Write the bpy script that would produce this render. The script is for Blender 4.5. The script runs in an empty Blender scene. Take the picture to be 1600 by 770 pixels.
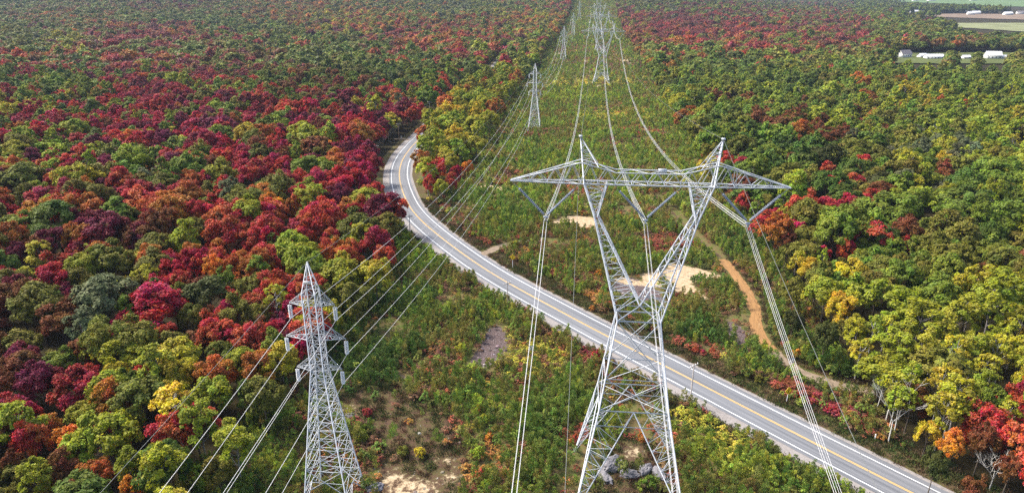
import bpy, math, random
import numpy as np
from mathutils import Vector, Matrix, noise as mnoise

# ------------------------------------------------------------------ camera
F = 1067.0
PITCH = math.atan((385 + 30) / F)
CAMH = 80.0
SP, CP = math.sin(PITCH), math.cos(PITCH)
scene = bpy.context.scene
COL = scene.collection
cam_d = bpy.data.cameras.new('camera')
cam_d.sensor_width = 36.0
cam_d.lens = 36.0 * F / 1600.0
cam_d.clip_start = 0.5
cam_d.clip_end = 20000
cam = bpy.data.objects.new('camera', cam_d)
COL.objects.link(cam)
cam.location = (0, 0, CAMH)
cam.rotation_euler = (math.pi / 2 - PITCH, 0, 0)
scene.camera = cam

# ------------------------------------------------------------------ light
SUN_DIR = Vector((-0.62, 0.30, 0.80)).normalized()      # towards the sun
sun_el = math.asin(SUN_DIR.z)
sun_az = math.atan2(SUN_DIR.x, SUN_DIR.y)
world = bpy.data.worlds.new('World')
scene.world = world
world.use_nodes = True
wn = world.node_tree
sky = wn.nodes.new('ShaderNodeTexSky')
sky.sky_type = 'NISHITA'
sky.sun_disc = False
sky.sun_elevation = sun_el
sky.sun_rotation = sun_az
sky.air_density = 1.0
sky.dust_density = 4.0
bg = wn.nodes['Background']
wn.links.new(sky.outputs[0], bg.inputs[0])
bg.inputs[1].default_value = 0.125
sun_d = bpy.data.lights.new('sun', 'SUN')
sun_d.energy = 2.9
sun_d.angle = math.radians(14)
sun_d.color = (1.0, 0.95, 0.87)
sun = bpy.data.objects.new('sun', sun_d)
COL.objects.link(sun)
sun.rotation_euler = SUN_DIR.to_track_quat('Z', 'Y').to_euler()
sun.location = (0, 0, 300)
scene.view_settings.view_transform = 'Standard'
scene.view_settings.look = 'None'
scene.view_settings.gamma = 1
scene.view_settings.use_curve_mapping = False
scene.view_settings.exposure = 0.95
scene.cycles.max_bounces = 5
scene.cycles.diffuse_bounces = 3
scene.cycles.transmission_bounces = 3
scene.cycles.volume_bounces = 0
scene.cycles.use_adaptive_sampling = True
scene.cycles.adaptive_threshold = 0.012
scene.cycles.use_denoising = False

rnd = random.Random(11)
rng = np.random.default_rng(7)


# ------------------------------------------------------------------ terrain
def sstep(a, b, x):
    t = np.clip((np.asarray(x, dtype=float) - a) / (b - a), 0, 1)
    return t * t * (3 - 2 * t)


def terrain(x, y):
    x = np.asarray(x, dtype=float)
    y = np.asarray(y, dtype=float)
    z = -6.0 * sstep(200, 420, y) - 3.0 * sstep(420, 850, y)
    left = 1 - sstep(350, 900, x)
    z = z + left * (10 * sstep(1150, 1560, y) + 32 * sstep(1500, 2150, y) + 60 * sstep(2100, 5200, y))
    z = z - 2.2 * np.exp(-(((x + 29) / 17) ** 2 + ((y - 92) / 14) ** 2))
    z = z + 1.5 * np.sin(x * 0.011 + 1.3) * np.sin(y * 0.009) * sstep(300, 600, y)
    return z


def at(u, v, h=0.0):
    """pixel of the photograph -> point standing h above the terrain"""
    cx, cy = (u - 800) / F, (v - 385) / F
    dx, dy, dz = cx, CP - cy * SP, -(SP + cy * CP)
    t0, t1 = 0.0, None
    t = 20.0
    while t < 12000:
        x, y, z = dx * t, dy * t, CAMH + dz * t
        if z < float(terrain(x, y)) + h:
            t1 = t
            break
        t0 = t
        t *= 1.02
    if t1 is None:
        t1 = t
    for _ in range(24):
        m = (t0 + t1) / 2
        if CAMH + dz * m < float(terrain(dx * m, dy * m)) + h:
            t1 = m
        else:
            t0 = m
    return dx * t1, dy * t1


def proj(x, y, z):
    d = y * CP + (CAMH - z) * SP
    return 800 + F * x / d, 385 + F * ((CAMH - z) * CP - y * SP) / d, d


def tz(x, y):
    return float(terrain(x, y))


# ------------------------------------------------------------------ helpers
def set_props(o, label=None, cat=None, group=None, kind=None):
    if label:
        o['label'] = label
    if cat:
        o['category'] = cat
    if group:
        o['group'] = group
    if kind:
        o['kind'] = kind
    return o


def empty(name, loc=(0, 0, 0), rz=0.0):
    o = bpy.data.objects.new(name, None)
    o.empty_display_size = 0.5
    o.location = loc
    o.rotation_euler = (0, 0, rz)
    COL.objects.link(o)
    return o


def mesh_np(name, verts, faces, mats, cols=None, smooth=False, mat_idx=None, uv=None):
    """faces: (n,k) int array"""
    me = bpy.data.meshes.new(name)
    verts = np.asarray(verts, dtype=np.float32).reshape(-1, 3)
    faces = np.asarray(faces, dtype=np.int32)
    n, k = faces.shape
    me.vertices.add(len(verts))
    me.vertices.foreach_set('co', verts.ravel())
    me.loops.add(n * k)
    me.loops.foreach_set('vertex_index', faces.ravel())
    me.polygons.add(n)
    me.polygons.foreach_set('loop_start', np.arange(0, n * k, k, dtype=np.int32))
    try:
        me.polygons.foreach_set('loop_total', np.full(n, k, dtype=np.int32))
    except Exception:
        pass
    for m in (mats if isinstance(mats, (list, tuple)) else [mats]):
        me.materials.append(m)
    if mat_idx is not None:
        me.polygons.foreach_set('material_index', np.asarray(mat_idx, dtype=np.int32))
    if smooth:
        me.polygons.foreach_set('use_smooth', np.ones(n, dtype=bool))
    if cols is not None:
        a = me.color_attributes.new('lv', 'FLOAT_COLOR', 'POINT')
        c = np.ones((len(verts), 4), dtype=np.float32)
        c[:, :cols.shape[1]] = cols
        a.data.foreach_set('color', c.ravel())
    if uv is not None:
        l = me.uv_layers.new(name='UVMap')
        l.data.foreach_set('uv', np.asarray(uv, dtype=np.float32)[faces.ravel()].ravel())
    me.update(calc_edges=True)
    me.validate()
    return me


def link(name, me, parent=None):
    o = bpy.data.objects.new(name, me)
    COL.objects.link(o)
    if parent:
        o.parent = parent
    return o


class MB:
    """collects prisms, boxes and faces (quads), one mesh object at the end"""
    def __init__(self):
        self.v, self.f, self.m = [], [], []

    def bar(self, a, b, r0, r1=None, n=4, cap=True, mi=0, flat=1.0):
        a, b = Vector(a), Vector(b)
        r1 = r0 if r1 is None else r1
        d = b - a
        if d.length < 1e-6:
            return self
        d.normalize()
        up = Vector((0, 0, 1)) if abs(d.z) < 0.9 else Vector((1, 0, 0))
        s = d.cross(up).normalized()
        t = s.cross(d).normalized()
        i = len(self.v)
        for p, r in ((a, r0), (b, r1)):
            for k in range(n):
                an = 2 * math.pi * (k + 0.5) / n
                self.v.append(tuple(p + s * (math.cos(an) * r) + t * (math.sin(an) * r * flat)))
        for k in range(n):
            k2 = (k + 1) % n
            self.f.append((i + k, i + k2, i + n + k2, i + n + k)); self.m.append(mi)
        if cap:
            for base in (i, i + n):
                if n == 4:
                    self.f.append((base, base + 1, base + 2, base + 3)); self.m.append(mi)
                else:
                    for k in range(1, n - 2, 2):
                        self.f.append((base, base + k, base + k + 1, base + k + 2)); self.m.append(mi)
        return self

    def box(self, c, s, mi=0, rz=0.0):
        cx, cy, cz = c
        i = len(self.v)
        ca, sa = math.cos(rz), math.sin(rz)
        for dz in (-.5, .5):
            for dx, dy in ((-.5, -.5), (.5, -.5), (.5, .5), (-.5, .5)):
                x, y = dx * s[0], dy * s[1]
                self.v.append((cx + x * ca - y * sa, cy + x * sa + y * ca, cz + dz * s[2]))
        for q in ((0, 3, 2, 1), (4, 5, 6, 7), (0, 1, 5, 4), (1, 2, 6, 5), (2, 3, 7, 6), (3, 0, 4, 7)):
            self.f.append(tuple(i + k for k in q)); self.m.append(mi)
        return self

    def quad(self, pts, mi=0):
        i = len(self.v)
        self.v += [tuple(p) for p in pts]
        self.f.append((i, i + 1, i + 2, i + 3)); self.m.append(mi)
        return self

    def tube(self, pts, r, n=5, mi=0):
        for a, b in zip(pts, pts[1:]):
            self.bar(a, b, r, r, n=4, cap=False, mi=mi)
        return self

    def mesh(self, name, mats, smooth=False):
        return mesh_np(name, np.array(self.v), np.array(self.f), mats, mat_idx=self.m, smooth=smooth)

    def build(self, name, mats, parent=None, smooth=False):
        return link(name, self.mesh(name, mats, smooth), parent)


def copy_tree(o, parent=None):
    c = o.copy()
    COL.objects.link(c)
    if parent:
        c.parent = parent
    for ch in list(o.children):
        copy_tree(ch, c)
    return c


# ------------------------------------------------------------------ materials
def newmat(name):
    m = bpy.data.materials.new(name)
    m.use_nodes = True
    nt = m.node_tree
    return m, nt, nt.nodes['Principled BSDF']


def simple(name, col, rough=0.7, metal=0.0, var=0.12, scale=3.0, spec=0.4):
    m, nt, b = newmat(name)
    b.inputs['Roughness'].default_value = rough
    b.inputs['Metallic'].default_value = metal
    b.inputs['Specular IOR Level'].default_value = spec
    tc = nt.nodes.new('ShaderNodeTexCoord')
    nz = nt.nodes.new('ShaderNodeTexNoise')
    nz.inputs['Scale'].default_value = scale
    nz.inputs['Detail'].default_value = 4
    mr = nt.nodes.new('ShaderNodeMapRange')
    mr.inputs[1].default_value = 0.3
    mr.inputs[2].default_value = 0.7
    mr.inputs[3].default_value = 1 - var
    mr.inputs[4].default_value = 1 + var
    hs = nt.nodes.new('ShaderNodeHueSaturation')
    hs.inputs['Color'].default_value = (*col, 1)
    nt.links.new(tc.outputs['Object'], nz.inputs['Vector'])
    nt.links.new(nz.outputs[0], mr.inputs[0])
    nt.links.new(mr.outputs[0], hs.inputs['Value'])
    nt.links.new(hs.outputs[0], b.inputs['Base Color'])
    return m


def foliage(name, mode):
    m, nt, b = newmat(name)
    if mode == 'obj':
        src = nt.nodes.new('ShaderNodeObjectInfo')
        csock = src.outputs['Color']
    else:
        src = nt.nodes.new('ShaderNodeAttribute')
        src.attribute_type = 'INSTANCER'
        src.attribute_name = 'tcol'
        csock = src.outputs['Color']
    lv = nt.nodes.new('ShaderNodeAttribute')
    lv.attribute_type = 'GEOMETRY'
    lv.attribute_name = 'lv'
    sep = nt.nodes.new('ShaderNodeSeparateColor')
    nt.links.new(lv.outputs['Color'], sep.inputs[0])
    hs = nt.nodes.new('ShaderNodeHueSaturation')
    nt.links.new(csock, hs.inputs['Color'])
    nt.links.new(sep.outputs[0], hs.inputs['Value'])
    nt.links.new(sep.outputs[1], hs.inputs['Hue'])
    nt.links.new(sep.outputs[2], hs.inputs['Saturation'])
    nt.links.new(hs.outputs[0], b.inputs['Base Color'])
    b.inputs['Roughness'].default_value = 0.6
    b.inputs['Specular IOR Level'].default_value = 0.12
    tr = nt.nodes.new('ShaderNodeBsdfTranslucent')
    nt.links.new(hs.outputs[0], tr.inputs[0])
    mx = nt.nodes.new('ShaderNodeMixShader')
    mx.inputs[0].default_value = 0.22
    nt.links.new(b.outputs[0], mx.inputs[1])
    nt.links.new(tr.outputs[0], mx.inputs[2])
    out = nt.nodes['Material Output']
    nt.links.new(mx.outputs[0], out.inputs['Surface'])
    return m


M = {}
M['steel'] = simple('galvanised_steel', (0.60, 0.63, 0.67), 0.45, 0.15, 0.12, 1.5)
M['steel_blue'] = simple('weathered_steel', (0.46, 0.50, 0.57), 0.5, 0.2, 0.15, 1.5)
M['cable'] = simple('aluminium_cable', (0.72, 0.72, 0.72), 0.4, 0.1, 0.05, 1.0)
M['wire'] = simple('thin_dark_wire', (0.22, 0.23, 0.22), 0.5, 0.2, 0.05, 1.0)
M['glassins'] = simple('grey_porcelain', (0.30, 0.34, 0.42), 0.25, 0.0, 0.12, 4.0, 0.6)
M['whiteins'] = simple('white_porcelain', (0.88, 0.89, 0.90), 0.25, 0.0, 0.08, 4.0, 0.6)
M['bark'] = simple('grey_bark', (0.16, 0.13, 0.10), 0.9, 0, 0.3, 2.0, 0.1)
M['palebark'] = simple('pale_birch_bark', (0.68, 0.66, 0.61), 0.8, 0, 0.25, 1.2, 0.2)
M['greybark'] = simple('silver_bark', (0.34, 0.31, 0.29), 0.85, 0, 0.25, 1.2, 0.2)
M['leaf'] = foliage('leaves', 'obj')
M['leafi'] = foliage('leaves_scattered', 'inst')
M['leafs'] = M['leafi']
M['wood'] = simple('weathered_pole_wood', (0.14, 0.10, 0.075), 0.85, 0, 0.25, 3.0, 0.15)
M['rock'] = simple('grey_rock', (0.23, 0.22, 0.235), 0.85, 0, 0.35, 1.2, 0.2)
M['yellow'] = simple('yellow_sign', (0.85, 0.55, 0.01), 0.4, 0, 0.03, 2.0)
M['black'] = simple('black_paint', (0.015, 0.015, 0.015), 0.5, 0, 0.03, 2.0)
M['white'] = simple('white_paint', (0.78, 0.78, 0.76), 0.6, 0, 0.05, 2.0)
M['wallw'] = simple('white_siding', (0.72, 0.71, 0.68), 0.7, 0, 0.06, 0.8)
M['roofg'] = simple('grey_roof', (0.20, 0.18, 0.19), 0.8, 0, 0.12, 0.8)
M['roofw'] = simple('white_metal_roof', (0.74, 0.75, 0.77), 0.4, 0, 0.05, 0.8)
M['window'] = simple('dark_window_glass', (0.03, 0.035, 0.045), 0.1, 0, 0.05, 0.8, 0.7)
M['concrete'] = simple('concrete', (0.34, 0.33, 0.31), 0.9, 0, 0.15, 2.0, 0.2)

PAL = {
    'g': (0.178, 0.232, 0.022), 'G': (0.108, 0.162, 0.020), 'l': (0.295, 0.330, 0.020),
    'y': (0.400, 0.360, 0.020), 'Y': (0.560, 0.400, 0.015), 'o': (0.430, 0.140, 0.020),
    'O': (0.640, 0.220, 0.015), 'r': (0.460, 0.060, 0.026), 'R': (0.480, 0.024, 0.020),
    'c': (0.350, 0.024, 0.040), 'C': (0.400, 0.008, 0.034), 'm': (0.190, 0.022, 0.045),
    'b': (0.210, 0.075, 0.024), 'k': (0.190, 0.180, 0.024), 's': (0.150, 0.170, 0.075),
    'p': (0.022, 0.050, 0.022), 'd': (0.075, 0.085, 0.020),
}
CNAME = {'g': 'mid-green', 'G': 'dark green', 'l': 'lime-green', 'y': 'yellow-green', 'Y': 'golden yellow', 'o': 'orange-brown',
         'O': 'bright orange', 'r': 'rust-red', 'R': 'bright red', 'c': 'crimson', 'C': 'deep crimson', 'm': 'plum-coloured',
         'b': 'russet', 'k': 'olive', 's': 'grey-green', 'p': 'blackish green', 'd': 'dark olive'}


def jitter_col(c, a=0.16):
    k = 1 + rnd.uniform(-a, a)
    return tuple(max(0.002, v * k * (1 + rnd.uniform(-a * .6, a * .6))) for v in c)


# ------------------------------------------------------------------ tree shapes
def leaf_quads(P, D, L, W, r, NR=None):
    """P base points, D unit directions, L length, W width, NR preferred facing -> kite quads"""
    n = len(P)
    R = r.normal(size=(n, 3)) if NR is None else NR
    S = np.cross(D, R)
    S /= np.linalg.norm(S, axis=1, keepdims=True) + 1e-9
    N = np.cross(S, D)
    bend = (r.random((n, 1)) - .5) * .5
    a = P
    b = P + D * (L * .5)[:, None] + S * (W * .5)[:, None] + N * bend * (W)[:, None]
    c = P + D * L[:, None]
    d = P + D * (L * .5)[:, None] - S * (W * .5)[:, None] + N * bend * (W)[:, None]
    V = np.stack([a, b, c, d], 1).reshape(-1, 3)
    Fc = np.arange(n * 4).reshape(n, 4)
    return V, Fc


def crown(kind, seed, n_leaf, leaf, zc=None):
    r = np.random.default_rng(seed)
    if kind == 'maple':
        R, RZ, ZC, nl, lr, e = 4.3, 4.4, 7.6, 30, (1.2, 2.0), 0.30
    elif kind == 'broad':
        R, RZ, ZC, nl, lr, e = 4.5, 3.9, 8.0, 26, (1.4, 2.2), 0.15
    elif kind == 'poplar':
        R, RZ, ZC, nl, lr, e = 3.3, 5.6, 8.6, 30, (.9, 1.5), 0.35
    elif kind == 'birch':
        R, RZ, ZC, nl, lr, e = 3.2, 4.0, 9.4, 22, (.7, 1.3), 0.3
    elif kind == 'shrub':
        R, RZ, ZC, nl, lr, e = 1.1, 1.1, .95, 12, (.35, .6), 0.4
    elif kind == 'sapling':
        R, RZ, ZC, nl, lr, e = 0.75, 1.9, 1.5, 11, (.22, .38), 0.5
    elif kind == 'spruce':
        R, RZ, ZC, nl, lr, e = 2.4, 6.6, 7.0, 40, (.55, .9), 0.2
    if kind in ('maple', 'broad', 'poplar', 'birch') and n_leaf > 900:
        nl = {'maple': 17, 'broad': 15, 'poplar': 20, 'birch': 14}[kind]
    i = np.arange(nl)
    cz = 1 - 1.45 * (i + .5) / nl
    cz = np.clip(cz + r.normal(0, .08, nl), -.55, 1)
    ph = i * 2.39996 + r.normal(0, .35, nl)
    rr = np.sqrt(np.clip(1 - cz ** 2, 0, 1))
    # an uneven outline: the envelope swells and shrinks with direction
    p1, p2 = r.uniform(0, 6.28, 2)
    env = 1 + .16 * np.sin(ph * 2 + p1) + .12 * np.sin(ph * 3 + cz * 3 + p2) + r.normal(0, .09, nl)
    k = (.56 + .22 * r.random(nl)) * env
    LR = r.uniform(lr[0], lr[1], nl)
    if kind == 'spruce':
        h = (i + .5) / nl
        rad = R * (1 - h) * .75
        LC = np.stack([np.cos(ph) * rad, np.sin(ph) * rad, ZC - RZ + 1.0 + h * (2 * RZ - 1.2)], 1)
        LR = .5 + (1 - h) * .9
    else:
        LC = np.stack([np.cos(ph) * rr * R * k, np.sin(ph) * rr * R * k, ZC + cz * RZ * k], 1)
        LC[:, :2] += r.normal(0, .05 * R, (nl, 2))
    # every lobe carries tufts, every tuft carries leaves
    nt_ = max(1, min(9, n_leaf // (nl * 22))) if kind != 'spruce' else 3
    TD = r.normal(size=(nl, nt_, 3)); TD[:, :, 2] += .45
    oc = LC - np.array([0, 0, ZC - RZ * .3]); oc /= np.linalg.norm(oc, axis=1, keepdims=True) + 1e-6
    TD += oc[:, None, :] * .9
    TD /= np.linalg.norm(TD, axis=2, keepdims=True)
    if nt_ > 1:
        TC = (LC[:, None, :] + TD * (LR * r.uniform(.62, .98, nl))[:, None, None]).reshape(-1, 3)
        TR = (LR[:, None] * r.uniform(.30, .52, (nl, nt_))).ravel()
    else:
        TC, TR = LC, LR
    w = TR ** 1.6
    nT = len(TC)
    tp_ = r.choice(nT, n_leaf, p=w / w.sum())
    pick = tp_ // nt_
    D = r.normal(size=(n_leaf, 3))
    D[:, 2] += .3
    D /= np.linalg.norm(D, axis=1, keepdims=True)
    rad = TR[tp_] * (.45 + .55 * r.random(n_leaf) ** .5)
    rad *= 1 + (r.random(n_leaf) < .15) * r.random(n_leaf) * .6
    P = TC[tp_] + D * rad[:, None] * np.array([1, 1, .85 if kind != 'spruce' else .45])
    cen = np.array([0, 0, ZC - RZ * .6])
    out = P - cen
    out /= np.linalg.norm(out, axis=1, keepdims=True)
    Dl = D * .6 + out * e * 1.6 + r.normal(0, .4, (n_leaf, 3))
    Dl[:, 2] += {'poplar': .25, 'maple': .2, 'sapling': .9, 'shrub': .5, 'spruce': -.25}.get(kind, 0.0)
    Dl /= np.linalg.norm(Dl, axis=1, keepdims=True)
    L = leaf * r.uniform(.7, 1.4, n_leaf)
    W = L * {'maple': .5, 'sapling': .38, 'shrub': .5, 'poplar': .6, 'spruce': .35}.get(kind, .7)
    # leaves lie roughly across the outward direction so that crowns take light like crowns
    NR = D * .75 + out * .75 + r.normal(0, .42, (n_leaf, 3)); NR[:, 2] += .25
    NR /= np.linalg.norm(NR, axis=1, keepdims=True)
    T = np.cross(NR, r.normal(size=(n_leaf, 3))); T /= np.linalg.norm(T, axis=1, keepdims=True) + 1e-9
    mixk = {'sapling': .75, 'shrub': .35, 'maple': .35, 'spruce': .5}.get(kind, .25)
    Dl = T * (1 - mixk) + Dl * mixk
    Dl /= np.linalg.norm(Dl, axis=1, keepdims=True)
    V, Fc = leaf_quads(P - Dl * (L * .4)[:, None], Dl, L, W, r, NR)
    tuft_v = r.uniform(.82, 1.22, nT)
    lobe_v = r.uniform(.80, 1.18, nl)
    lobe_h = np.clip(r.normal(.004, .014, nl), -.016, .035)
    val = lobe_v[pick] * tuft_v[tp_] * r.uniform(.78, 1.22, n_leaf)
    hue = .5 + lobe_h[pick] + r.normal(0, .010, n_leaf)
    sat = r.uniform(.86, 1.06, n_leaf)
    C = np.repeat(np.stack([val, hue, sat], 1), 4, axis=0)
    return V, Fc, C, LC, ZC, RZ


def trunk_bars(mb, kind, LC, ZC, RZ, seed, mi=0):
    r = random.Random(seed)
    top = ZC + RZ * (.35 if kind != 'spruce' else .85)
    r0 = {'poplar': .20, 'birch': .17, 'spruce': .2}.get(kind, .26)
    pts = [Vector((0, 0, -.4))]
    n = 5
    ox, oy = 0, 0
    for i in range(1, n + 1):
        ox += r.uniform(-.14, .14); oy += r.uniform(-.14, .14)
        pts.append(Vector((ox, oy, top * i / n)))
    for i in range(n):
        mb.bar(pts[i], pts[i + 1], r0 * (1 - i / n * .75), r0 * (1 - (i + 1) / n * .75), n=6, cap=False, mi=mi)
    if kind == 'spruce':
        return
    idx = list(range(len(LC)))
    r.shuffle(idx)
    for j in idx[:16]:
        c = Vector(LC[j])
        h = max(1.8, min(top * .92, c.z - 1.2 - (c.xy.length * .55)))
        k = min(n - 1, int(h / top * n)); f = h / top * n - k
        a = pts[k].lerp(pts[k + 1], f)
        mid = a.lerp(c, .5) + Vector((r.uniform(-.2, .2), r.uniform(-.2, .2), -.25))
        rb = r0 * .36
        mb.bar(a, mid, rb, rb * .7, n=4, cap=False, mi=mi)
        mb.bar(mid, c, rb * .7, rb * .3, n=4, cap=False, mi=mi)


def bare_tree(seed, h=9.0, r0=.2, dep=5):
    r = random.Random(seed)
    mb = MB()

    def grow(p, d, l, rad, depth):
        q = p + d * l
        mb.bar(p, q, rad, rad * .68, n=5 if rad > .05 else 4, cap=False)
        if depth == 0:
            return
        for i in range(r.choice((2, 3, 3))):
            nd = (d + Vector((r.uniform(-.8, .8), r.uniform(-.8, .8), r.uniform(-.1, .55)))).normalized()
            grow(q, nd, l * r.uniform(.62, .85), rad * r.uniform(.5, .7), depth - 1)
    grow(Vector((0, 0, -.3)), Vector((r.uniform(-.06, .06), r.uniform(-.06, .06), 1)), h * .36, r0, dep)
    return mb


# ------------------------------------------------------------------ the layout
SL = .1146          # the power line's direction, dx/dy


def XL(x0, y):
    return x0 + SL * y


road_px = [(1423, 770), (1311, 713), (1200, 656), (1075, 591), (950, 527), (870, 484), (800, 446.6), (750, 416.5), (705, 384), (665, 352), (640, 324.5),
           (626, 290), (624, 267), (630, 248), (643, 230), (661, 211.5), (677, 195)]
rp = [at(*p) for p in road_px]
d0 = Vector(rp[0]) - Vector(rp[1])
ext = [tuple(Vector(rp[0]) + d0.normalized() * k) for k in (160, 110, 60, 25)]
far = [at(696, 174), at(716, 155), at(742, 136), at(768, 121)]
lx, ly = far[-1]
far += [(lx + 6, ly + 120), (lx + 20, ly + 260), (lx + 30, ly + 380)]
ctrl = ext + rp + far


def catmull(pts, step=3.0):
    out = []
    for i in range(1, len(pts) - 2):
        p0, p1, p2, p3 = [np.array(pts[k], float) for k in (i - 1, i, i + 1, i + 2)]
        n = max(2, int(np.linalg.norm(p2 - p1) / step))
        for k in range(n):
            t = k / n
            out.append(.5 * ((2 * p1) + (-p0 + p2) * t + (2 * p0 - 5 * p1 + 4 * p2 - p3) * t * t + (-p0 + 3 * p1 - 3 * p2 + p3) * t ** 3))
    out.append(np.array(pts[-2], float))
    return np.array(out)


def smooth_path(P, it=6):
    P = P.copy()
    for _ in range(it):
        P[1:-1] = (P[:-2] + 2 * P[1:-1] + P[2:]) / 4
    return P


road = smooth_path(catmull(ctrl, 3.0), 14)
rt = np.gradient(road, axis=0)
rt /= np.linalg.norm(rt, axis=1, keepdims=True)
rn = np.stack([-rt[:, 1], rt[:, 0]], 1)         # left normal when travelling away (= the lower/outer side)
rlen = np.concatenate([[0], np.cumsum(np.linalg.norm(np.diff(road, axis=0), axis=1))])


def dist_path(X, Y, P):
    """unsigned distance + side of points to a dense polyline (nearest vertex)"""
    X = np.asarray(X, float).ravel(); Y = np.asarray(Y, float).ravel()
    best = np.full(len(X), 1e9); bi = np.zeros(len(X), int)
    for s in range(0, len(P), 64):
        seg = P[s:s + 64]
        d = (X[:, None] - seg[None, :, 0]) ** 2 + (Y[:, None] - seg[None, :, 1]) ** 2
        j = d.argmin(1); dm = d[np.arange(len(X)), j]
        u = dm < best
        best[u] = dm[u]; bi[u] = s + j[u]
    return np.sqrt(best), bi


def road_off(X, Y):
    """signed offset from the road's centre line (positive: the lower left / outer side)"""
    d, i = dist_path(X, Y, road)
    X = np.asarray(X, float).ravel(); Y = np.asarray(Y, float).ravel()
    s = (X - road[i, 0]) * rn[i, 0] + (Y - road[i, 1]) * rn[i, 1]
    return np.where(s >= 0, d, -d)


def in_poly(X, Y, poly):
    X = np.asarray(X, float); Y = np.asarray(Y, float)
    ins = np.zeros(X.shape, bool)
    n = len(poly)
    for i in range(n):
        x0, y0 = poly[i]; x1, y1 = poly[(i + 1) % n]
        c = (y0 > Y) != (y1 > Y)
        xi = x0 + (Y - y0) / ((y1 - y0) if abs(y1 - y0) > 1e-9 else 1e-9) * (x1 - x0)
        ins ^= c & (X < xi)
    return ins


def poly_dist(X, Y, poly):
    """signed: negative inside"""
    X = np.asarray(X, float); Y = np.asarray(Y, float)
    best = np.full(X.shape, 1e9)
    n = len(poly)
    for i in range(n):
        x0, y0 = poly[i]; x1, y1 = poly[(i + 1) % n]
        dx, dy = x1 - x0, y1 - y0
        t = np.clip(((X - x0) * dx + (Y - y0) * dy) / (dx * dx + dy * dy + 1e-9), 0, 1)
        best = np.minimum(best, np.hypot(X - x0 - t * dx, Y - y0 - t * dy))
    return np.where(in_poly(X, Y, poly), -best, best)


def wpoly(px):
    return [at(u, v) for u, v in px]


SAND = [wpoly(p) for p in (
    [(862, 348), (880, 338), (905, 337), (926, 340), (932, 349), (925, 358), (905, 354), (885, 352), (866, 354)],
    [(960, 436), (972, 432), (1000, 440), (1032, 432), (1045, 412), (1085, 418), (1128, 430), (1132, 434), (1095, 435), (1080, 443), (1088, 452), (1106, 468), (1100, 470), (1086, 463), (1060, 458), (1045, 448), (1015, 448), (975, 444)],
    [(742, 293), (755, 289), (775, 291), (792, 295), (775, 298), (755, 297)],
    [(1000, 428), (1035, 425), (1050, 412), (1062, 414), (1040, 440), (1010, 445)],
    [(890, 83), (925, 82.2), (968, 84), (968, 86.5), (930, 84.6), (895, 86)],
    [(860, 83), (882, 82.5), (884, 84.5), (862, 85)],
    [(957, 94), (985, 93.5), (992, 97), (985, 99.5), (972, 98), (975, 96), (958, 95.6)],
    [(908, 95.5), (918, 95), (922, 98), (910, 98)],
    [(980, 80), (988, 79.5), (988, 81), (980, 81.5)],
    [(930, 134), (940, 133), (945, 137), (934, 139)],
    [(918, 112), (932, 111), (936, 114), (920, 115)],
)]
TAN = [wpoly(p) for p in (
    [(590, 730), (600, 720), (640, 742), (680, 748), (700, 735), (720, 728), (722, 750), (690, 762), (655, 790), (610, 800), (592, 760)],
    [(540, 635), (555, 632), (562, 650), (548, 652)],
    [(970, 697), (1000, 695), (1010, 712), (995, 722), (975, 718)],
    [(676, 716), (712, 712), (716, 722), (690, 728), (674, 728)],
)]
BARE = [wpoly(p) for p in (   # brown dry ground without tall brush
    [(535, 620), (560, 605), (600, 603), (640, 612), (655, 622), (690, 640), (712, 665), (722, 690), (735, 725), (728, 760), (700, 830), (590, 840), (588, 770), (592, 720), (582, 680), (560, 650), (538, 645)],
    [(955, 700), (985, 690), (1015, 694), (1045, 720), (1050, 745), (1035, 800), (940, 800), (935, 740)],
)]
ROCKY = [wpoly(p) for p in (
    [(765, 512), (780, 508), (790, 520), (792, 545), (778, 565), (758, 577), (738, 574), (735, 562), (750, 540)],
    [(1135, 498), (1150, 505), (1165, 518), (1172, 540), (1160, 545), (1145, 530), (1132, 515)],
    [(955, 445), (985, 432), (1030, 455), (1040, 478), (1010, 480), (970, 470)],
    [(625, 585), (636, 586), (636, 598), (622, 596)],
)]
track = smooth_path(catmull([at(1030, 300), at(1050, 330), at(1078, 362), at(1105, 385), at(1128, 405), at(1145, 425), at(1166, 455), at(1180, 485), at(1184, 515), at(1200, 540), at(1230, 568), at(1270, 590), at(1320, 603), at(1365, 612), at(1400, 612)], 1.0), 6)
spur = smooth_path(catmull([at(735, 405), at(752, 398), at(775, 388), at(800, 381), at(830, 377), at(850, 374), at(870, 372)], 1.0), 3)
lane = smooth_path(catmull([at(650, 222), at(640, 219), at(628, 217), at(616, 217), at(600, 220)], 1.0), 2)

FIELDS_PX = {
    'hay_field': [(1436, 37), (1600, 37), (1760, 37), (1800, 55), (1600, 51), (1500, 44), (1448, 39)],
    'ploughed_field': [(1405, 24), (1500, 22), (1620, 23.5), (1800, 24), (1800, 32.5), (1620, 32.5), (1480, 28), (1410, 26.5)],
    'green_field': [(1390, 1.5), (1500, .5), (1800, 1.5), (1800, 14), (1600, 11.5), (1500, 7.5), (1400, 4)],
    'lawn': [(1380, 100), (1480, 101.5), (1620, 101), (1620, 84), (1540, 83), (1480, 84), (1384, 85)],
}
FIELDS = {k: wpoly(v) for k, v in FIELDS_PX.items()}
QUARRY = wpoly([(1243, 10), (1275, 13.5), (1303, 14), (1302, 17.5), (1270, 16.5), (1245, 13)])
QUARRY2 = wpoly([(1300, 15), (1345, 17.5), (1345, 19.5), (1300, 18.5)])

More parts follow.
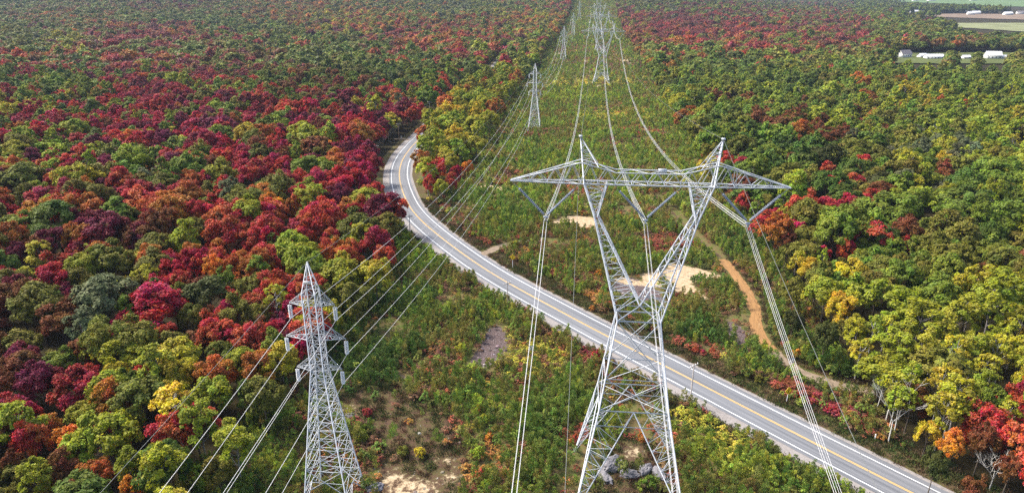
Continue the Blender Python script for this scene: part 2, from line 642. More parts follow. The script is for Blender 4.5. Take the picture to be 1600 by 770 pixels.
# ------------------------------------------------------------------ ground sheet
def grid_lines(lo, f0, f1, hi, step, growth=1.12):
    a = list(np.arange(f0, f1 + 1e-6, step))
    s = step
    x = f1
    while x < hi:
        s = min(s * growth, 160); x += s; a.append(x)
    s = step
    x = f0
    while x > lo:
        s = min(s * growth, 160); x -= s; a.insert(0, x)
    return np.array(a)


gx = grid_lines(-6500, -120, 135, 6500, 1.3)
gy = grid_lines(-250, 66, 300, 7000, 1.3, 1.03)
GX, GY = np.meshgrid(gx, gy)
GZ = terrain(GX, GY)
near = (np.abs(GX) < 160) & (GY < 480) & (GY > 40)
bump = np.zeros_like(GZ)
fx, fy = GX.ravel(), GY.ravel()
ro = road_off(fx, fy)
dtrk = np.minimum(dist_path(fx, fy, track)[0], dist_path(fx, fy, spur)[0])
sand = np.zeros(len(fx)); rock = np.zeros(len(fx)); bare = np.zeros(len(fx))
for p in SAND:
    w = 1.2 if p[0][1] < 420 else 4
    sand = np.maximum(sand, np.clip(.5 - poly_dist(fx, fy, p) / (2 * w), 0, 1))
for p in TAN:
    sand = np.maximum(sand, .56 * np.clip(.5 - poly_dist(fx, fy, p) / 4, 0, 1))
for p in ROCKY:
    rock = np.maximum(rock, np.clip(.5 - poly_dist(fx, fy, p) / 3, 0, 1))
for p in BARE:
    bare = np.maximum(bare, np.clip(.5 - poly_dist(fx, fy, p) / 3, 0, 1))
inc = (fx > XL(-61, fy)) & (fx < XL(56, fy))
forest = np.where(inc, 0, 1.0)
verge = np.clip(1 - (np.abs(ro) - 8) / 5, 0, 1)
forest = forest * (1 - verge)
cols = np.stack([sand, forest, rock, np.maximum(bare, verge * .6)], 1)
nx, ny = len(gx), len(gy)
ii = np.arange(nx * ny).reshape(ny, nx)
gf = np.stack([ii[:-1, :-1], ii[:-1, 1:], ii[1:, 1:], ii[1:, :-1]], -1).reshape(-1, 4)

mg, nt, b = newmat('ground')
b.inputs['Roughness'].default_value = 0.95
b.inputs['Specular IOR Level'].default_value = 0.1
N = nt.nodes.new
tc = N('ShaderNodeTexCoord')


def noise(scale, det=5, rough=.6, nt=nt, tc=tc):
    n = nt.nodes.new('ShaderNodeTexNoise')
    n.inputs['Scale'].default_value = scale
    n.inputs['Detail'].default_value = det
    n.inputs['Roughness'].default_value = rough
    nt.links.new(tc.outputs['Object'], n.inputs['Vector'])
    return n.outputs[0]


def ramp(src, stops, nt=nt):
    r = nt.nodes.new('ShaderNodeValToRGB')
    e = r.color_ramp.elements
    while len(e) > 1:
        e.remove(e[-1])
    e[0].position = stops[0][0]; e[0].color = (*stops[0][1], 1)
    for p, c in stops[1:]:
        k = e.new(p); k.color = (*c, 1)
    nt.links.new(src, r.inputs[0])
    return r.outputs[0]


def mixc(fac, a, b_, nt=nt):
    m = nt.nodes.new('ShaderNodeMix')
    m.data_type = 'RGBA'
    nt.links.new(fac, m.inputs[0])
    nt.links.new(a, m.inputs[6]); nt.links.new(b_, m.inputs[7])
    return m.outputs[2]


def thr(mask, ns, amt, lo=.42, hi=.58, nt=nt):
    """mask + (noise-.5)*amt, pushed to a ragged edge"""
    a = nt.nodes.new('ShaderNodeMath'); a.operation = 'MULTIPLY_ADD'
    nt.links.new(ns, a.inputs[0]); a.inputs[1].default_value = amt; a.inputs[2].default_value = -amt / 2
    s = nt.nodes.new('ShaderNodeMath'); s.operation = 'ADD'
    nt.links.new(mask, s.inputs[0]); nt.links.new(a.outputs[0], s.inputs[1])
    m = nt.nodes.new('ShaderNodeMapRange')
    m.inputs[1].default_value = lo; m.inputs[2].default_value = hi
    nt.links.new(s.outputs[0], m.inputs[0])
    return m.outputs[0]


n1 = noise(.06); n2 = noise(.9, 8, .7); n3 = noise(.35, 6); n4 = noise(3.5, 4)
brush = ramp(n3, [(.3, (.080, .105, .026)), (.45, (.125, .130, .040)), (.56, (.165, .115, .055)), (.7, (.105, .130, .032))])
dry = ramp(n2, [(.3, (.055, .035, .022)), (.45, (.115, .070, .045)), (.55, (.090, .080, .030)), (.68, (.160, .110, .070)), (.8, (.26, .19, .12))])
sandc = ramp(n2, [(.25, (.26, .17, .09)), (.42, (.42, .30, .18)), (.55, (.52, .40, .26)), (.75, (.60, .48, .34))])
rockc = ramp(n4, [(.3, (.05, .035, .035)), (.5, (.12, .085, .080)), (.62, (.19, .155, .155)), (.72, (.50, .48, .47))])
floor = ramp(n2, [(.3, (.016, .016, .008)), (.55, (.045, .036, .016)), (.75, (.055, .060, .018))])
at_ = N('ShaderNodeAttribute'); at_.attribute_name = 'lv'
sepc = N('ShaderNodeSeparateColor')
nt.links.new(at_.outputs['Color'], sepc.inputs[0])
c = mixc(thr(at_.outputs['Alpha'], n3, .9, .35, .65), brush, dry)
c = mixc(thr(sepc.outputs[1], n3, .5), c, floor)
c = mixc(thr(sepc.outputs[2], n2, 1.1), c, rockc)
c = mixc(thr(sepc.outputs[0], n2, 1.7, .38, .62), c, sandc)
nt.links.new(c, b.inputs['Base Color'])
bp = N('ShaderNodeBump'); bp.inputs['Strength'].default_value = .8; bp.inputs['Distance'].default_value = .25
nt.links.new(n2, bp.inputs['Height']); nt.links.new(bp.outputs[0], b.inputs['Normal'])
gme = mesh_np('ground', np.stack([fx, fy, GZ.ravel()], 1), gf, mg, cols=cols, smooth=True)
set_props(link('ground', gme), kind='structure')


# ------------------------------------------------------------------ road and tracks
def ribbon(P, nrm, offs, lift, name, mat, rag=0.0, sub=1, cols_fn=None, seed=0):
    r = np.random.default_rng(seed)
    n = len(P); k = len(offs)
    O = np.tile(np.array(offs, float), (n, 1))
    if rag:
        def sm(a):
            for _ in range(2):
                a[1:-1] = (a[:-2] + a[1:-1] + a[2:]) / 3
            return a
        O[:, 0] += sm(r.normal(0, rag, n)); O[:, -1] += sm(r.normal(0, rag, n))
    X = P[:, 0:1] + nrm[:, 0:1] * O; Y = P[:, 1:2] + nrm[:, 1:2] * O
    Z = terrain(X, Y) + np.array(lift, float)[None, :]
    V = np.stack([X, Y, Z], -1).reshape(-1, 3)
    s = np.concatenate([[0], np.cumsum(np.linalg.norm(np.diff(P, axis=0), axis=1))])
    uv = np.stack([O, np.tile(s[:, None], (1, k))], -1).reshape(-1, 2)
    i = np.arange(n * k).reshape(n, k)
    f = np.stack([i[:-1, :-1], i[1:, :-1], i[1:, 1:], i[:-1, 1:]], -1).reshape(-1, 4)
    return mesh_np(name, V, f, mat, uv=uv)


def normals(P):
    t = np.gradient(P, axis=0); t /= np.linalg.norm(t, axis=1, keepdims=True)
    return np.stack([-t[:, 1], t[:, 0]], 1)


# gravel shoulder: lies under and beside the carriageway, sloping into the verge
mgv, ntv, bv = newmat('gravel_shoulder')
tcv = ntv.nodes.new('ShaderNodeTexCoord')
nv = noise(1.6, 8, .75, ntv, tcv); nv2 = noise(.12, 3, .5, ntv, tcv)
cv = mixc(nv2, ramp(nv, [(.3, (.20, .175, .16)), (.55, (.30, .27, .255)), (.75, (.40, .37, .35))], ntv), ramp(nv, [(.3, (.25, .23, .215)), (.7, (.38, .355, .34))], ntv), ntv)
ntv.links.new(cv, bv.inputs['Base Color']); bv.inputs['Roughness'].default_value = .95
me = ribbon(road, rn, [-6.6, -5.6, -4.2, 0, 4.4, 7.0, 8.0], [-.10, .06, .10, .13, .10, .05, -.10], 'gravel_shoulder', mgv, rag=.38, seed=3)
set_props(link('gravel_shoulder', me), kind='structure')

ma, nta, ba = newmat('asphalt')
uvn = nta.nodes.new('ShaderNodeUVMap'); uvn.uv_map = 'UVMap'
mp = nta.nodes.new('ShaderNodeMapping'); mp.inputs['Scale'].default_value = (1.6, .03, 1)
nta.links.new(uvn.outputs[0], mp.inputs[0])
na = nta.nodes.new('ShaderNodeTexNoise'); na.inputs['Scale'].default_value = 1.0; na.inputs['Detail'].default_value = 5
nta.links.new(mp.outputs[0], na.inputs['Vector'])
tca = nta.nodes.new('ShaderNodeTexCoord')
nb = noise(1.2, 8, .8, nta, tca)
ca = mixc(nb, ramp(na.outputs[0], [(.34, (.105, .112, .126)), (.48, (.170, .178, .195)), (.66, (.245, .252, .27))], nta), ramp(na.outputs[0], [(.3, (.150, .157, .172)), (.7, (.21, .218, .235))], nta), nta)
nta.links.new(ca, ba.inputs['Base Color']); ba.inputs['Roughness'].default_value = .8
me = ribbon(road, rn, [-4.9, -3.6, 0, 3.6, 4.6], [.130, .165, .20, .165, .13], 'road', ma, rag=.05, seed=5)
set_props(link('road', me), kind='structure')


def marking(o0, o1, name, col, seed, wear=.5):
    m, n_, b_ = newmat(name + '_paint')
    tcm = n_.nodes.new('ShaderNodeTexCoord')
    x = noise(2.5, 8, .8, n_, tcm)
    cc = ramp(x, [(.30, (.28, .29, .31)), (.40, col), (1, col)], n_)
    n_.links.new(cc, b_.inputs['Base Color']); b_.inputs['Roughness'].default_value = .6

    def hh(o):
        return .20 - .035 / 3.6 * min(abs(o), 3.6) + .008
    me = ribbon(road, rn, [o0, o1], [hh(o0), hh(o1)], name, m)
    set_props(link(name, me), kind='structure')


marking(3.52, 3.76, 'white_edge_line', (.82, .84, .86), 1)
marking(-3.76, -3.52, 'white_edge_line', (.82, .84, .86), 2)
marking(.07, .22, 'yellow_centre_line', (.80, .50, .13), 3)
marking(-.22, -.07, 'yellow_centre_line', (.80, .50, .13), 4)

mt, ntt, bt = newmat('dirt')
uvt = ntt.nodes.new('ShaderNodeUVMap'); uvt.uv_map = 'UVMap'
mpt = ntt.nodes.new('ShaderNodeMapping'); mpt.inputs['Scale'].default_value = (1.3, .10, 1)
ntt.links.new(uvt.outputs[0], mpt.inputs[0])
nt1 = ntt.nodes.new('ShaderNodeTexNoise'); nt1.inputs['Scale'].default_value = 1.3; nt1.inputs['Detail'].default_value = 5
ntt.links.new(mpt.outputs[0], nt1.inputs['Vector'])
ct = ramp(nt1.outputs[0], [(.3, (.22, .115, .040)), (.45, (.38, .205, .075)), (.58, (.27, .14, .050)), (.72, (.48, .31, .15))], ntt)
ntt.links.new(ct, bt.inputs['Base Color']); bt.inputs['Roughness'].default_value = .95
md2 = simple('pale_track', (.26, .20, .145), .95, 0, .3, .9, .1)
i_a = int(np.argmin(np.hypot(track[:, 0] - at(1128, 405)[0], track[:, 1] - at(1128, 405)[1])))
i_b = int(np.argmin(np.hypot(track[:, 0] - at(1212, 552)[0], track[:, 1] - at(1212, 552)[1])))
tn = normals(track)
set_props(link('dirt_track', ribbon(track[i_a:i_b], tn[i_a:i_b], [-1.5, -.9, 0, .9, 1.5], [.01, .03, .05, .03, .01], 'dirt_track', mt, rag=.35, seed=8)), kind='structure')
set_props(link('dirt_track', ribbon(track[:i_a], tn[:i_a], [-.45, 0, .45], [.01, .03, .01], 'faint_track', simple('faint_track', (.12, .085, .05), .95, 0, .4, .8, .1), rag=.3, seed=9)), kind='structure')
set_props(link('dirt_track', ribbon(track[i_b:], tn[i_b:], [-1.5, 0, 1.5], [.01, .03, .01], 'pale_track', md2, rag=.35, seed=10)), kind='structure')
set_props(link('gravel_path', ribbon(spur, normals(spur), [-1.6, 0, 1.6], [.06, .09, .06], 'gravel_path', md2, rag=.4, seed=11)), kind='structure')
set_props(link('gravel_path', ribbon(lane, normals(lane), [-1.8, 0, 1.8], [.06, .09, .06], 'gravel_path', md2, rag=.2, seed=12)), kind='structure')


def sheet(name, poly, mat, lift):
    """a field: clipped grid over its polygon"""
    xs = [p[0] for p in poly]; ys = [p[1] for p in poly]
    st = max(4.0, (max(ys) - min(ys)) / 60)
    X, Y = np.meshgrid(np.arange(min(xs), max(xs), st), np.arange(min(ys), max(ys), st))
    cxm, cym = X[:-1, :-1] + st / 2, Y[:-1, :-1] + st / 2
    ok = in_poly(cxm, cym, poly)
    i = np.arange(X.size).reshape(X.shape)
    f = np.stack([i[:-1, :-1], i[:-1, 1:], i[1:, 1:], i[1:, :-1]], -1)[ok]
    Z = terrain(X, Y) + lift + .9
    me = mesh_np(name, np.stack([X.ravel(), Y.ravel(), Z.ravel()], 1), f, mat)
    return set_props(link(name, me), kind='structure')


fcol = {'hay_field': (.22, .235, .12), 'ploughed_field': (.22, .165, .12), 'green_field': (.13, .20, .08), 'lawn': (.10, .12, .04)}
for k, p in FIELDS.items():
    sheet(k, p, simple(k, fcol[k], .95, 0, .22, .02, .1), .35)
sheet('sand_yard', QUARRY, simple('pale_yard', (.66, .66, .66), .9, 0, .1, .02, .1), .5)
sheet('sand_yard', QUARRY2, simple('pale_yard2', (.40, .42, .40), .9, 0, .1, .02, .1), .5)


# ------------------------------------------------------------------ lattice towers
def lattice(mb, A, B, n, r, x=True, horiz=True):
    """bracing between two member polylines (A0-A1),(B0-B1)"""
    A0, A1, B0, B1 = map(Vector, (A[0], A[1], B[0], B[1]))
    for i in range(n):
        a0, a1 = A0.lerp(A1, i / n), A0.lerp(A1, (i + 1) / n)
        b0, b1 = B0.lerp(B1, i / n), B0.lerp(B1, (i + 1) / n)
        if x:
            mb.bar(a0, b1, r, cap=False); mb.bar(b0, a1, r, cap=False)
        elif i % 2 == 0:
            mb.bar(a0, b1, r, cap=False)
        else:
            mb.bar(b0, a1, r, cap=False)
        if horiz:
            mb.bar(a1, b1, r, cap=False)


def ins_string(mb, a, b, r, disc=.28):
    a, b = Vector(a), Vector(b)
    L = (b - a).length
    n = max(6, int(L / disc))
    mb.bar(a, b, r * .35, n=6, cap=False)
    for i in range(n):
        p = a.lerp(b, (i + .2) / n); q = a.lerp(b, (i + .62) / n)
        mb.bar(p, q, r * .55, r, n=6, cap=False)
        mb.bar(q, q + (q - p).normalized() * .02, r, r * .3, n=6, cap=False)


def main_tower(name, drop, fat=1.0):
    """735 kV delta tower; local origin at the foot of a tower 53 m tall at the arm; drop = shorter body"""
    root = empty(name)
    H = 53.0 - drop
    z = lambda h: h - drop
    LR, BR, SR = .155 * fat, .068 * fat, .050 * fat
    hw, wd = 21.5 - 0, None
    K = [(31.8, 3.25, 1.7), (17.2, 5.4, 4.0), (0.0, 8.7, 8.0)]
    if drop > 0:
        f = drop / 17.2
        K[2] = (drop, 8.7 - 3.3 * f * .6, 8.0 - 4 * f * .6)
    P = lambda s, t, i: Vector((s * K[i][1], t * K[i][2], z(K[i][0])))
    # four legs of the lower part, each a mesh of its own with its inner bracing
    zb = z(17.2)
    for s in (-1, 1):
        for t in (-1, 1):
            mb = MB()
            foot, knee = P(s, t, 2), P(s, t, 1)
            mb.bar(foot, knee, LR * 1.15, LR)
            # the two inner struts rising to the belt centres
            ix = Vector((0, t * K[1][2], zb)); iy = Vector((s * K[1][1], 0, zb))
            for ap in (ix, iy):
                mb.bar(foot, ap, LR * .62)
                lattice(mb, (foot.lerp(knee, .10), knee), (foot.lerp(ap, .10), ap.lerp(foot, .28)), 7, SR, x=False)
                mb.bar(knee, ap.lerp(foot, .28), SR)
            lattice(mb, (foot.lerp(ix, .08), ix.lerp(foot, .35)), (foot.lerp(iy, .08), iy.lerp(foot, .35)), 6, SR * .9, x=False)
            mb.box((foot.x, foot.y, foot.z), (.7, .7, .5))
            mb.build('leg', M['steel'], root)
    body = MB()
    for t in (-1, 1):
        body.bar(P(-1, t, 1), P(1, t, 1), LR * .62)
        lattice(body, (P(-1, t, 1).lerp(P(1, t, 1), .0), P(-1, t, 1).lerp(P(1, t, 1), 1)), (P(-1, t, 1).lerp(P(-1, t, 2), .14), P(1, t, 1).lerp(P(1, t, 2), .14)), 8, SR * .8, horiz=False, x=False)
        body.bar(P(-1, t, 1).lerp(P(-1, t, 2), .14), P(1, t, 1).lerp(P(1, t, 2), .14), BR)
    for s in (-1, 1):
        body.bar(P(s, -1, 1), P(s, 1, 1), LR * .62)
    body.bar(P(-1, -1, 1), P(1, 1, 1), SR); body.bar(P(1, -1, 1), P(-1, 1, 1), SR)
    for s in (-1, 1):
        for t in (-1, 1):
            body.bar(P(s, t, 1), P(s, t, 0), LR)
    mid = .36
    for (s0, t0, s1, t1) in ((-1, -1, 1, -1), (-1, 1, 1, 1), (-1, -1, -1, 1), (1, -1, 1, 1)):
        A = (P(s0, t0, 1), P(s0, t0, 0)); B = (P(s1, t1, 1), P(s1, t1, 0))
        a, b_ = A[0].lerp(A[1], mid), B[0].lerp(B[1], mid)
        body.bar(a, b_, BR * 1.1)
        lattice(body, (A[0], a), (B[0], b_), 1, BR)
        lattice(body, (a, A[1]), (b_, B[1]), 1, BR * 1.2)
        lattice(body, (a, A[1]), (a.lerp(b_, .5), A[1].lerp(B[1], .5)), 2, SR * .8, x=False)
        lattice(body, (b_, B[1]), (a.lerp(b_, .5), A[1].lerp(B[1], .5)), 2, SR * .8, x=False)
        body.bar(A[1], B[1], LR * .8)
    body.build('body', M['steel'], root)
    # the two arms of the V
    for s in (-1, 1):
        mb = MB()
        W = [Vector((s * 3.25, t * 1.7, z(31.8))) for t in (-1, 1)]
        Cc = [Vector((0, t * 1.35, z(34.3))) for t in (-1, 1)]
        Kn = [Vector((s * 7.45, t * 1.1, z(48.2))) for t in (-1, 1)]
        Ki = [Vector((s * 6.95, t * 1.1, z(48.2))) for t in (-1, 1)]
        Ao = [Vector((s * 9.1, t * 1.0, z(53))) for t in (-1, 1)]
        Ai = [Vector((s * 5.8, t * 1.0, z(53))) for t in (-1, 1)]
        for j in (0, 1):
            mb.bar(W[j], Kn[j], LR * .95); mb.bar(Kn[j], Ao[j], LR * .9)
            mb.bar(Cc[j], Ki[j], LR * .8); mb.bar(Ki[j], Ai[j], LR * .7)
            mb.bar(W[j], Cc[j], LR * .7)
            lattice(mb, (W[j].lerp(Kn[j], .1), Kn[j]), (Cc[j], Ki[j]), 8, BR * .85, x=False)
            lattice(mb, (Kn[j], Ao[j]), (Ki[j], Ai[j]), 4, BR * .85, x=False)
        lattice(mb, (W[0], Kn[0]), (W[1], Kn[1]), 9, SR, x=False)
        lattice(mb, (Cc[0], Ki[0]), (Cc[1], Ki[1]), 8, SR, x=False)
        lattice(mb, (Kn[0], Ao[0]), (Kn[1], Ao[1]), 3, SR, x=False)
        lattice(mb, (Ki[0], Ai[0]), (Ki[1], Ai[1]), 3, SR, x=False)
        if s == 1:
            for t in (-1, 1):      # ties between the arms above the waist
                a = Vector((-3.25, t * 1.7, z(31.8))); c_ = Vector((3.25, t * 1.7, z(31.8)))
                mb.bar(a.lerp(Vector((-7.45, t * 1.1, z(48.2))), .16), c_.lerp(Vector((7.45, t * 1.1, z(48.2))), .16), BR)
        mb.build('tower_arm', M['steel'], root)
    # crossarm: two bottom chords, two top chords
    ca_ = MB()
    tip = 19.7
    top = [(-tip, .0), (-9.6, 3.1), (-4.6, 1.75), (4.6, 1.75), (9.6, 3.1), (tip, .0)]

    def topz(x):
        for (x0, h0), (x1, h1) in zip(top, top[1:]):
            if x0 <= x <= x1:
                return h0 + (h1 - h0) * (x - x0) / (x1 - x0)
        return 0

    def half(x):
        return 1.0 if abs(x) < 9.6 else 1.0 - .75 * (abs(x) - 9.6) / (tip - 9.6)
    xs = [-tip, -17, -14.4, -12, -9.6, -7.1, -4.6, -2.3, 0, 2.3, 4.6, 7.1, 9.6, 12, 14.4, 17, tip]
    for t in (-1, 1):
        for x0, x1 in zip(xs, xs[1:]):
            ca_.bar((x0, t * half(x0), z(53)), (x1, t * half(x1), z(53)), LR * .78, cap=False)
            ca_.bar((x0, t * half(x0), z(53) + topz(x0) + (.05 if abs(x0) == tip else 0)), (x1, t * half(x1), z(53) + topz(x1)), LR * .62, cap=False)
        for i, x in enumerate(xs[1:-1], 1):
            if i % 2 == 1 and abs(x) > 9:
                ca_.bar((x, t * half(x), z(53)), (x, t * half(x), z(53) + topz(x)), SR, cap=False)
        for i in range(1, len(xs) - 2):
            a, c_ = xs[i], xs[i + 1]
            m_ = (a + c_) / 2
            ca_.bar((a, t * half(a), z(53)), (m_, t * half(m_), z(53) + topz(m_)), SR * 1.1, cap=False)
            ca_.bar((m_, t * half(m_), z(53) + topz(m_)), (c_, t * half(c_), z(53)), SR * 1.1, cap=False)
    for i, (x0, x1) in enumerate(zip(xs, xs[1:])):
        sg = 1 if i % 2 else -1
        ca_.bar((x0, sg * half(x0), z(53)), (x1, -sg * half(x1), z(53)), SR, cap=False)
        ca_.bar((x1, -half(x1), z(53)), (x1, half(x1), z(53)), SR, cap=False)
        ca_.bar((x0, sg * half(x0), z(53) + topz(x0)), (x1, -sg * half(x1), z(53) + topz(x1)), SR, cap=False)
    ca_.box((1.9, 0, z(53) + 1.9), (1.2, .12, .7))
    ca_.build('crossarm', M['steel'], root)
    for s in (-1, 1):
        mb = MB()
        tipp = Vector((s * 9.8, 0, z(59.6)))
        for t in (-1, 1):
            mb.bar((s * 9.1, t * 1.0, z(53)), tipp, LR * .85)
            inn = Vector((s * 7.1, t * 1.0, z(53) + 2.45))
            mb.bar(inn, tipp, BR * .9)
            lattice(mb, (Vector((s * 9.6, t * .8, z(55.9))), tipp), (inn, tipp), 4, SR * .9, x=False)
        lattice(mb, (Vector((s * 9.1, -1, z(53))), tipp), (Vector((s * 9.1, 1, z(53))), tipp), 5, SR, x=False)
        mb.box((tipp.x, 0, tipp.z + .05), (.5, .5, .25))
        mb.build('peak', M['steel'], root)
    # V strings
    for cx in (-14.5, 0, 14.5):
        yk = Vector((cx, 0, z(47.7)))
        for s in (-1, 1):
            mb = MB()
            att = Vector((cx + s * 5.0, 0, z(52.9)))
            mb.bar(att, att.lerp(yk, .2), .035 * fat, cap=False)
            d = Vector((0, .16, 0))
            for e in (-1, 1):
                ins_string(mb, att.lerp(yk, .2) + d * e, att.lerp(yk, .95) + d * e, .20 * fat)
            mb.build('insulator_string', M['glassins'], root)
        mb = MB()
        mb.box((yk.x, yk.y, yk.z - .15), (.7, .5, .14))
        mb.box((yk.x, yk.y, yk.z - .45), (.14, .7, .6))
        mb.build('yoke', M['steel_blue'], root)
    return root


def slim_tower(name, fat=1.0):
    """double circuit tower, 44 m"""
    root = empty(name)
    LR, BR, SR = .105 * fat, .055 * fat, .043 * fat
    H1 = 24.9
    sq = ((-1, -1), (1, -1), (1, 1), (-1, 1))

    def hw(h):
        return 3.95 + (1.0 - 3.95) * h / H1 if h < H1 else (1.0 if h < 36.6 else 1.0 * max(0.0, (41.6 - h) / 5.0))
    hs = [0, 4.4, 8.4, 12.0, 15.2, 18.0, 20.5, 22.8, 24.9]
    for s, t in sq:
        mb = MB()
        for h0, h1 in ((0, 4.4), (4.4, H1)):
            mb.bar((s * hw(h0), t * hw(h0), h0), (s * hw(h1), t * hw(h1), h1), LR * (1.25 if h0 == 0 else 1.1))
        mb.box((s * hw(0), t * hw(0), -.1), (.6, .6, .5))
        mb.build('leg', M['steel'], root)
    body = MB()
    for k in range(4):
        s0, t0 = sq[k]; s1, t1 = sq[(k + 1) % 4]
        for h0, h1 in zip(hs, hs[1:]):
            a0, b0 = Vector((s0 * hw(h0), t0 * hw(h0), h0)), Vector((s1 * hw(h0), t1 * hw(h0), h0))
            a1, b1 = Vector((s0 * hw(h1), t0 * hw(h1), h1)), Vector((s1 * hw(h1), t1 * hw(h1), h1))
            if h0 == 0:
                m_ = a1.lerp(b1, .5)
                body.bar(a0, m_, BR * 1.2); body.bar(b0, m_, BR * 1.2)
                lattice(body, (a0, a1), (a0, m_), 3, SR, x=False); lattice(body, (b0, b1), (b0, m_), 3, SR, x=False)
            else:
                body.bar(a0, b1, BR * 1.1, cap=False); body.bar(b0, a1, BR * 1.1, cap=False)
                cen = (a0 + b1 + b0 + a1) / 4
                body.bar(a0.lerp(a1, .5), cen, SR, cap=False); body.bar(b0.lerp(b1, .5), cen, SR, cap=False)
                body.bar(a0.lerp(a1, .5), a0.lerp(b1, .25), SR * .9, cap=False); body.bar(b0.lerp(b1, .5), b0.lerp(a1, .25), SR * .9, cap=False)
            body.bar(a1, b1, BR * .9, cap=False)
        body.bar(Vector((s0 * hw(4.4), t0 * hw(4.4), 4.4)), Vector((-s0 * hw(4.4), -t0 * hw(4.4), 4.4)), SR, cap=False)
    body.build('body', M['steel'], root)
    cage = MB()
    levels = [24.9, 26.6, 28.3, 30.0, 31.8, 33.6, 35.4, 37.2]
    for k in range(4):
        s0, t0 = sq[k]; s1, t1 = sq[(k + 1) % 4]
        cage.bar((s0, t0, H1), (s0, t0, 37.2), LR)
        for h0, h1 in zip(levels, levels[1:]):
            cage.bar((s0, t0, h0), (s1, t1, h1), SR * 1.1, cap=False); cage.bar((s1, t1, h0), (s0, t0, h1), SR * 1.1, cap=False)
            cage.bar((s0, t0, h1), (s1, t1, h1), SR, cap=False)
        cage.bar((s0, t0, 30.0), (-s0, -t0, 30.0), SR, cap=False); cage.bar((s0, t0, 24.9), (-s0, -t0, 24.9), SR, cap=False)
    cage.build('cage', M['steel'], root)
    pk = MB()
    for k in range(4):
        s0, t0 = sq[k]; s1, t1 = sq[(k + 1) % 4]
        pk.bar((s0, t0, 37.2), (0, 0, 41.8), LR * .75)
        for q in (.25, .5):
            pk.bar(Vector((s0, t0, 37.2)).lerp(Vector((0, 0, 41.8)), q), Vector((s1, t1, 37.2)).lerp(Vector((0, 0, 41.8)), q), SR, cap=False)
        pk.bar((s0, t0, 37.2), Vector((s1, t1, 37.2)).lerp(Vector((0, 0, 41.8)), .25), SR, cap=False)
    pk.build('peak', M['steel'], root)
    pl = MB(); pl.box((0, -.62, 38.9), (1.15, .04, .55)); pl.build('number_plate', M['white'], root)
    for hz, L in ((35.4, 3.5), (30.0, 4.7), (24.9, 3.6)):
        for s in (-1, 1):
            mb = MB()
            tp = Vector((s * L, 0, hz))
            for t in (-1, 1):
                lo, up = Vector((s * 1.0, t, hz)), Vector((s * 1.0, t, hz + 1.9))
                mb.bar(lo, tp, BR * 1.2); mb.bar(up, tp, BR * 1.1)
                lattice(mb, (lo, tp), (up, tp), 3, SR * .9, x=False)
            lattice(mb, (Vector((s, -1, hz)), tp), (Vector((s, 1, hz)), tp), 4, SR, x=False)
            arm = mb.build('crossarm', M['steel'], root)
            mb = MB()
            mb.bar(tp, tp - Vector((0, 0, .35)), .04)
            for e in (-.17, .17):
                ins_string(mb, tp + Vector((e, 0, -.35)), tp + Vector((e, 0, -2.35)), .17 * fat, .17)
            mb.box((tp.x, 0, hz - 2.42), (.45, .3, .12))
            mb.build('insulator', M['whiteins'], root)
    return root


TH = -math.atan(SL)
T1 = (19.4, 94.0)
main = main_tower('transmission_tower', 0.0)
main.location = (*T1, tz(*T1)); main.rotation_euler.z = TH * .85
set_props(main, 'huge grey steel tower with a V-shaped neck and wide crossarm standing beside the curving road', 'pylon', 'V-necked pylons marching up the clearing')
main_pts = [(T1[0], T1[1], tz(*T1), 0.0, 1.0)]
far_main = main_tower('transmission_tower', 7.0, 1.25)
ys_main = [636, 905, 1230, 1620, 2020]
labs = ['V-necked pylon in the middle distance, next one behind the huge roadside pylon',
        'third V-necked pylon up the clearing, showing through the neck of the second',
        'fourth V-necked pylon, tiny, far up the clearing behind the third',
        'fifth V-necked pylon, hazy and very small near the top of the clearing',
        'sixth V-necked pylon, the faintest one at the far end of the clearing']
for k, yy in enumerate(ys_main):
    o = far_main if k == 0 else copy_tree(far_main)
    x = T1[0] + SL * (yy - T1[1])
    z_ = tz(x, yy)
    o.location = (x, yy, z_); o.rotation_euler.z = TH
    set_props(o, labs[k], 'pylon', 'V-necked pylons marching up the clearing')
    main_pts.append((x, yy, z_, 7.0, 1.0))

S1 = (-29.9, 92.0)
slim = slim_tower('transmission_tower')
slim.location = (*S1, tz(*S1)); slim.rotation_euler.z = -.11; slim.scale = (1, 1, 1.053)
set_props(slim, 'slim pointed lattice pylon with six short arms, nearest the camera, left of the road', 'pylon', 'slim pointed pylons along the clearing edge')
S_far = []
b2 = at(835, 205); b3 = at(880, 97); b4 = at(895, 59); b5 = at(905, 33)
farslim = slim_tower('transmission_tower', 1.35)
slabs = ['slim pointed pylon beyond the road bend, standing right of the yellow-green trees',
         'small slim pointed pylon in front of the pale sandy strip, second past the bend',
         'slim pointed pylon, hazy and tiny, against the left edge of the clearing',
         'faintest slim pointed pylon at the top of the clearing']
slim_pts = [(S1[0], S1[1], tz(*S1), 1.0)]
for k, (p, sc) in enumerate(((b2, .97), (b3, .95), (b4, .95), (b5, .95))):
    o = farslim if k == 0 else copy_tree(farslim)
    o.location = (*p, tz(*p)); o.scale = (sc, sc, sc); o.rotation_euler.z = TH
    set_props(o, slabs[k], 'pylon', 'slim pointed pylons along the clearing edge')
    slim_pts.append((p[0], p[1], tz(*p), sc))


# ------------------------------------------------------------------ conductors
def span(a, b, sag, n=None):
    a, b = Vector(a), Vector(b)
    n = n or max(8, int((b - a).length / 12))
    out = []
    for i in range(n + 1):
        t = i / n
        p = a.lerp(b, t)
        p.z -= 4 * sag * t * (1 - t)
        out.append(p)
    return out


def tower_pt(T, off, h, th):
    x, y, z_, drop, sc = T
    return Vector((x + math.cos(th) * off, y + math.sin(th) * off, z_ + h - drop))


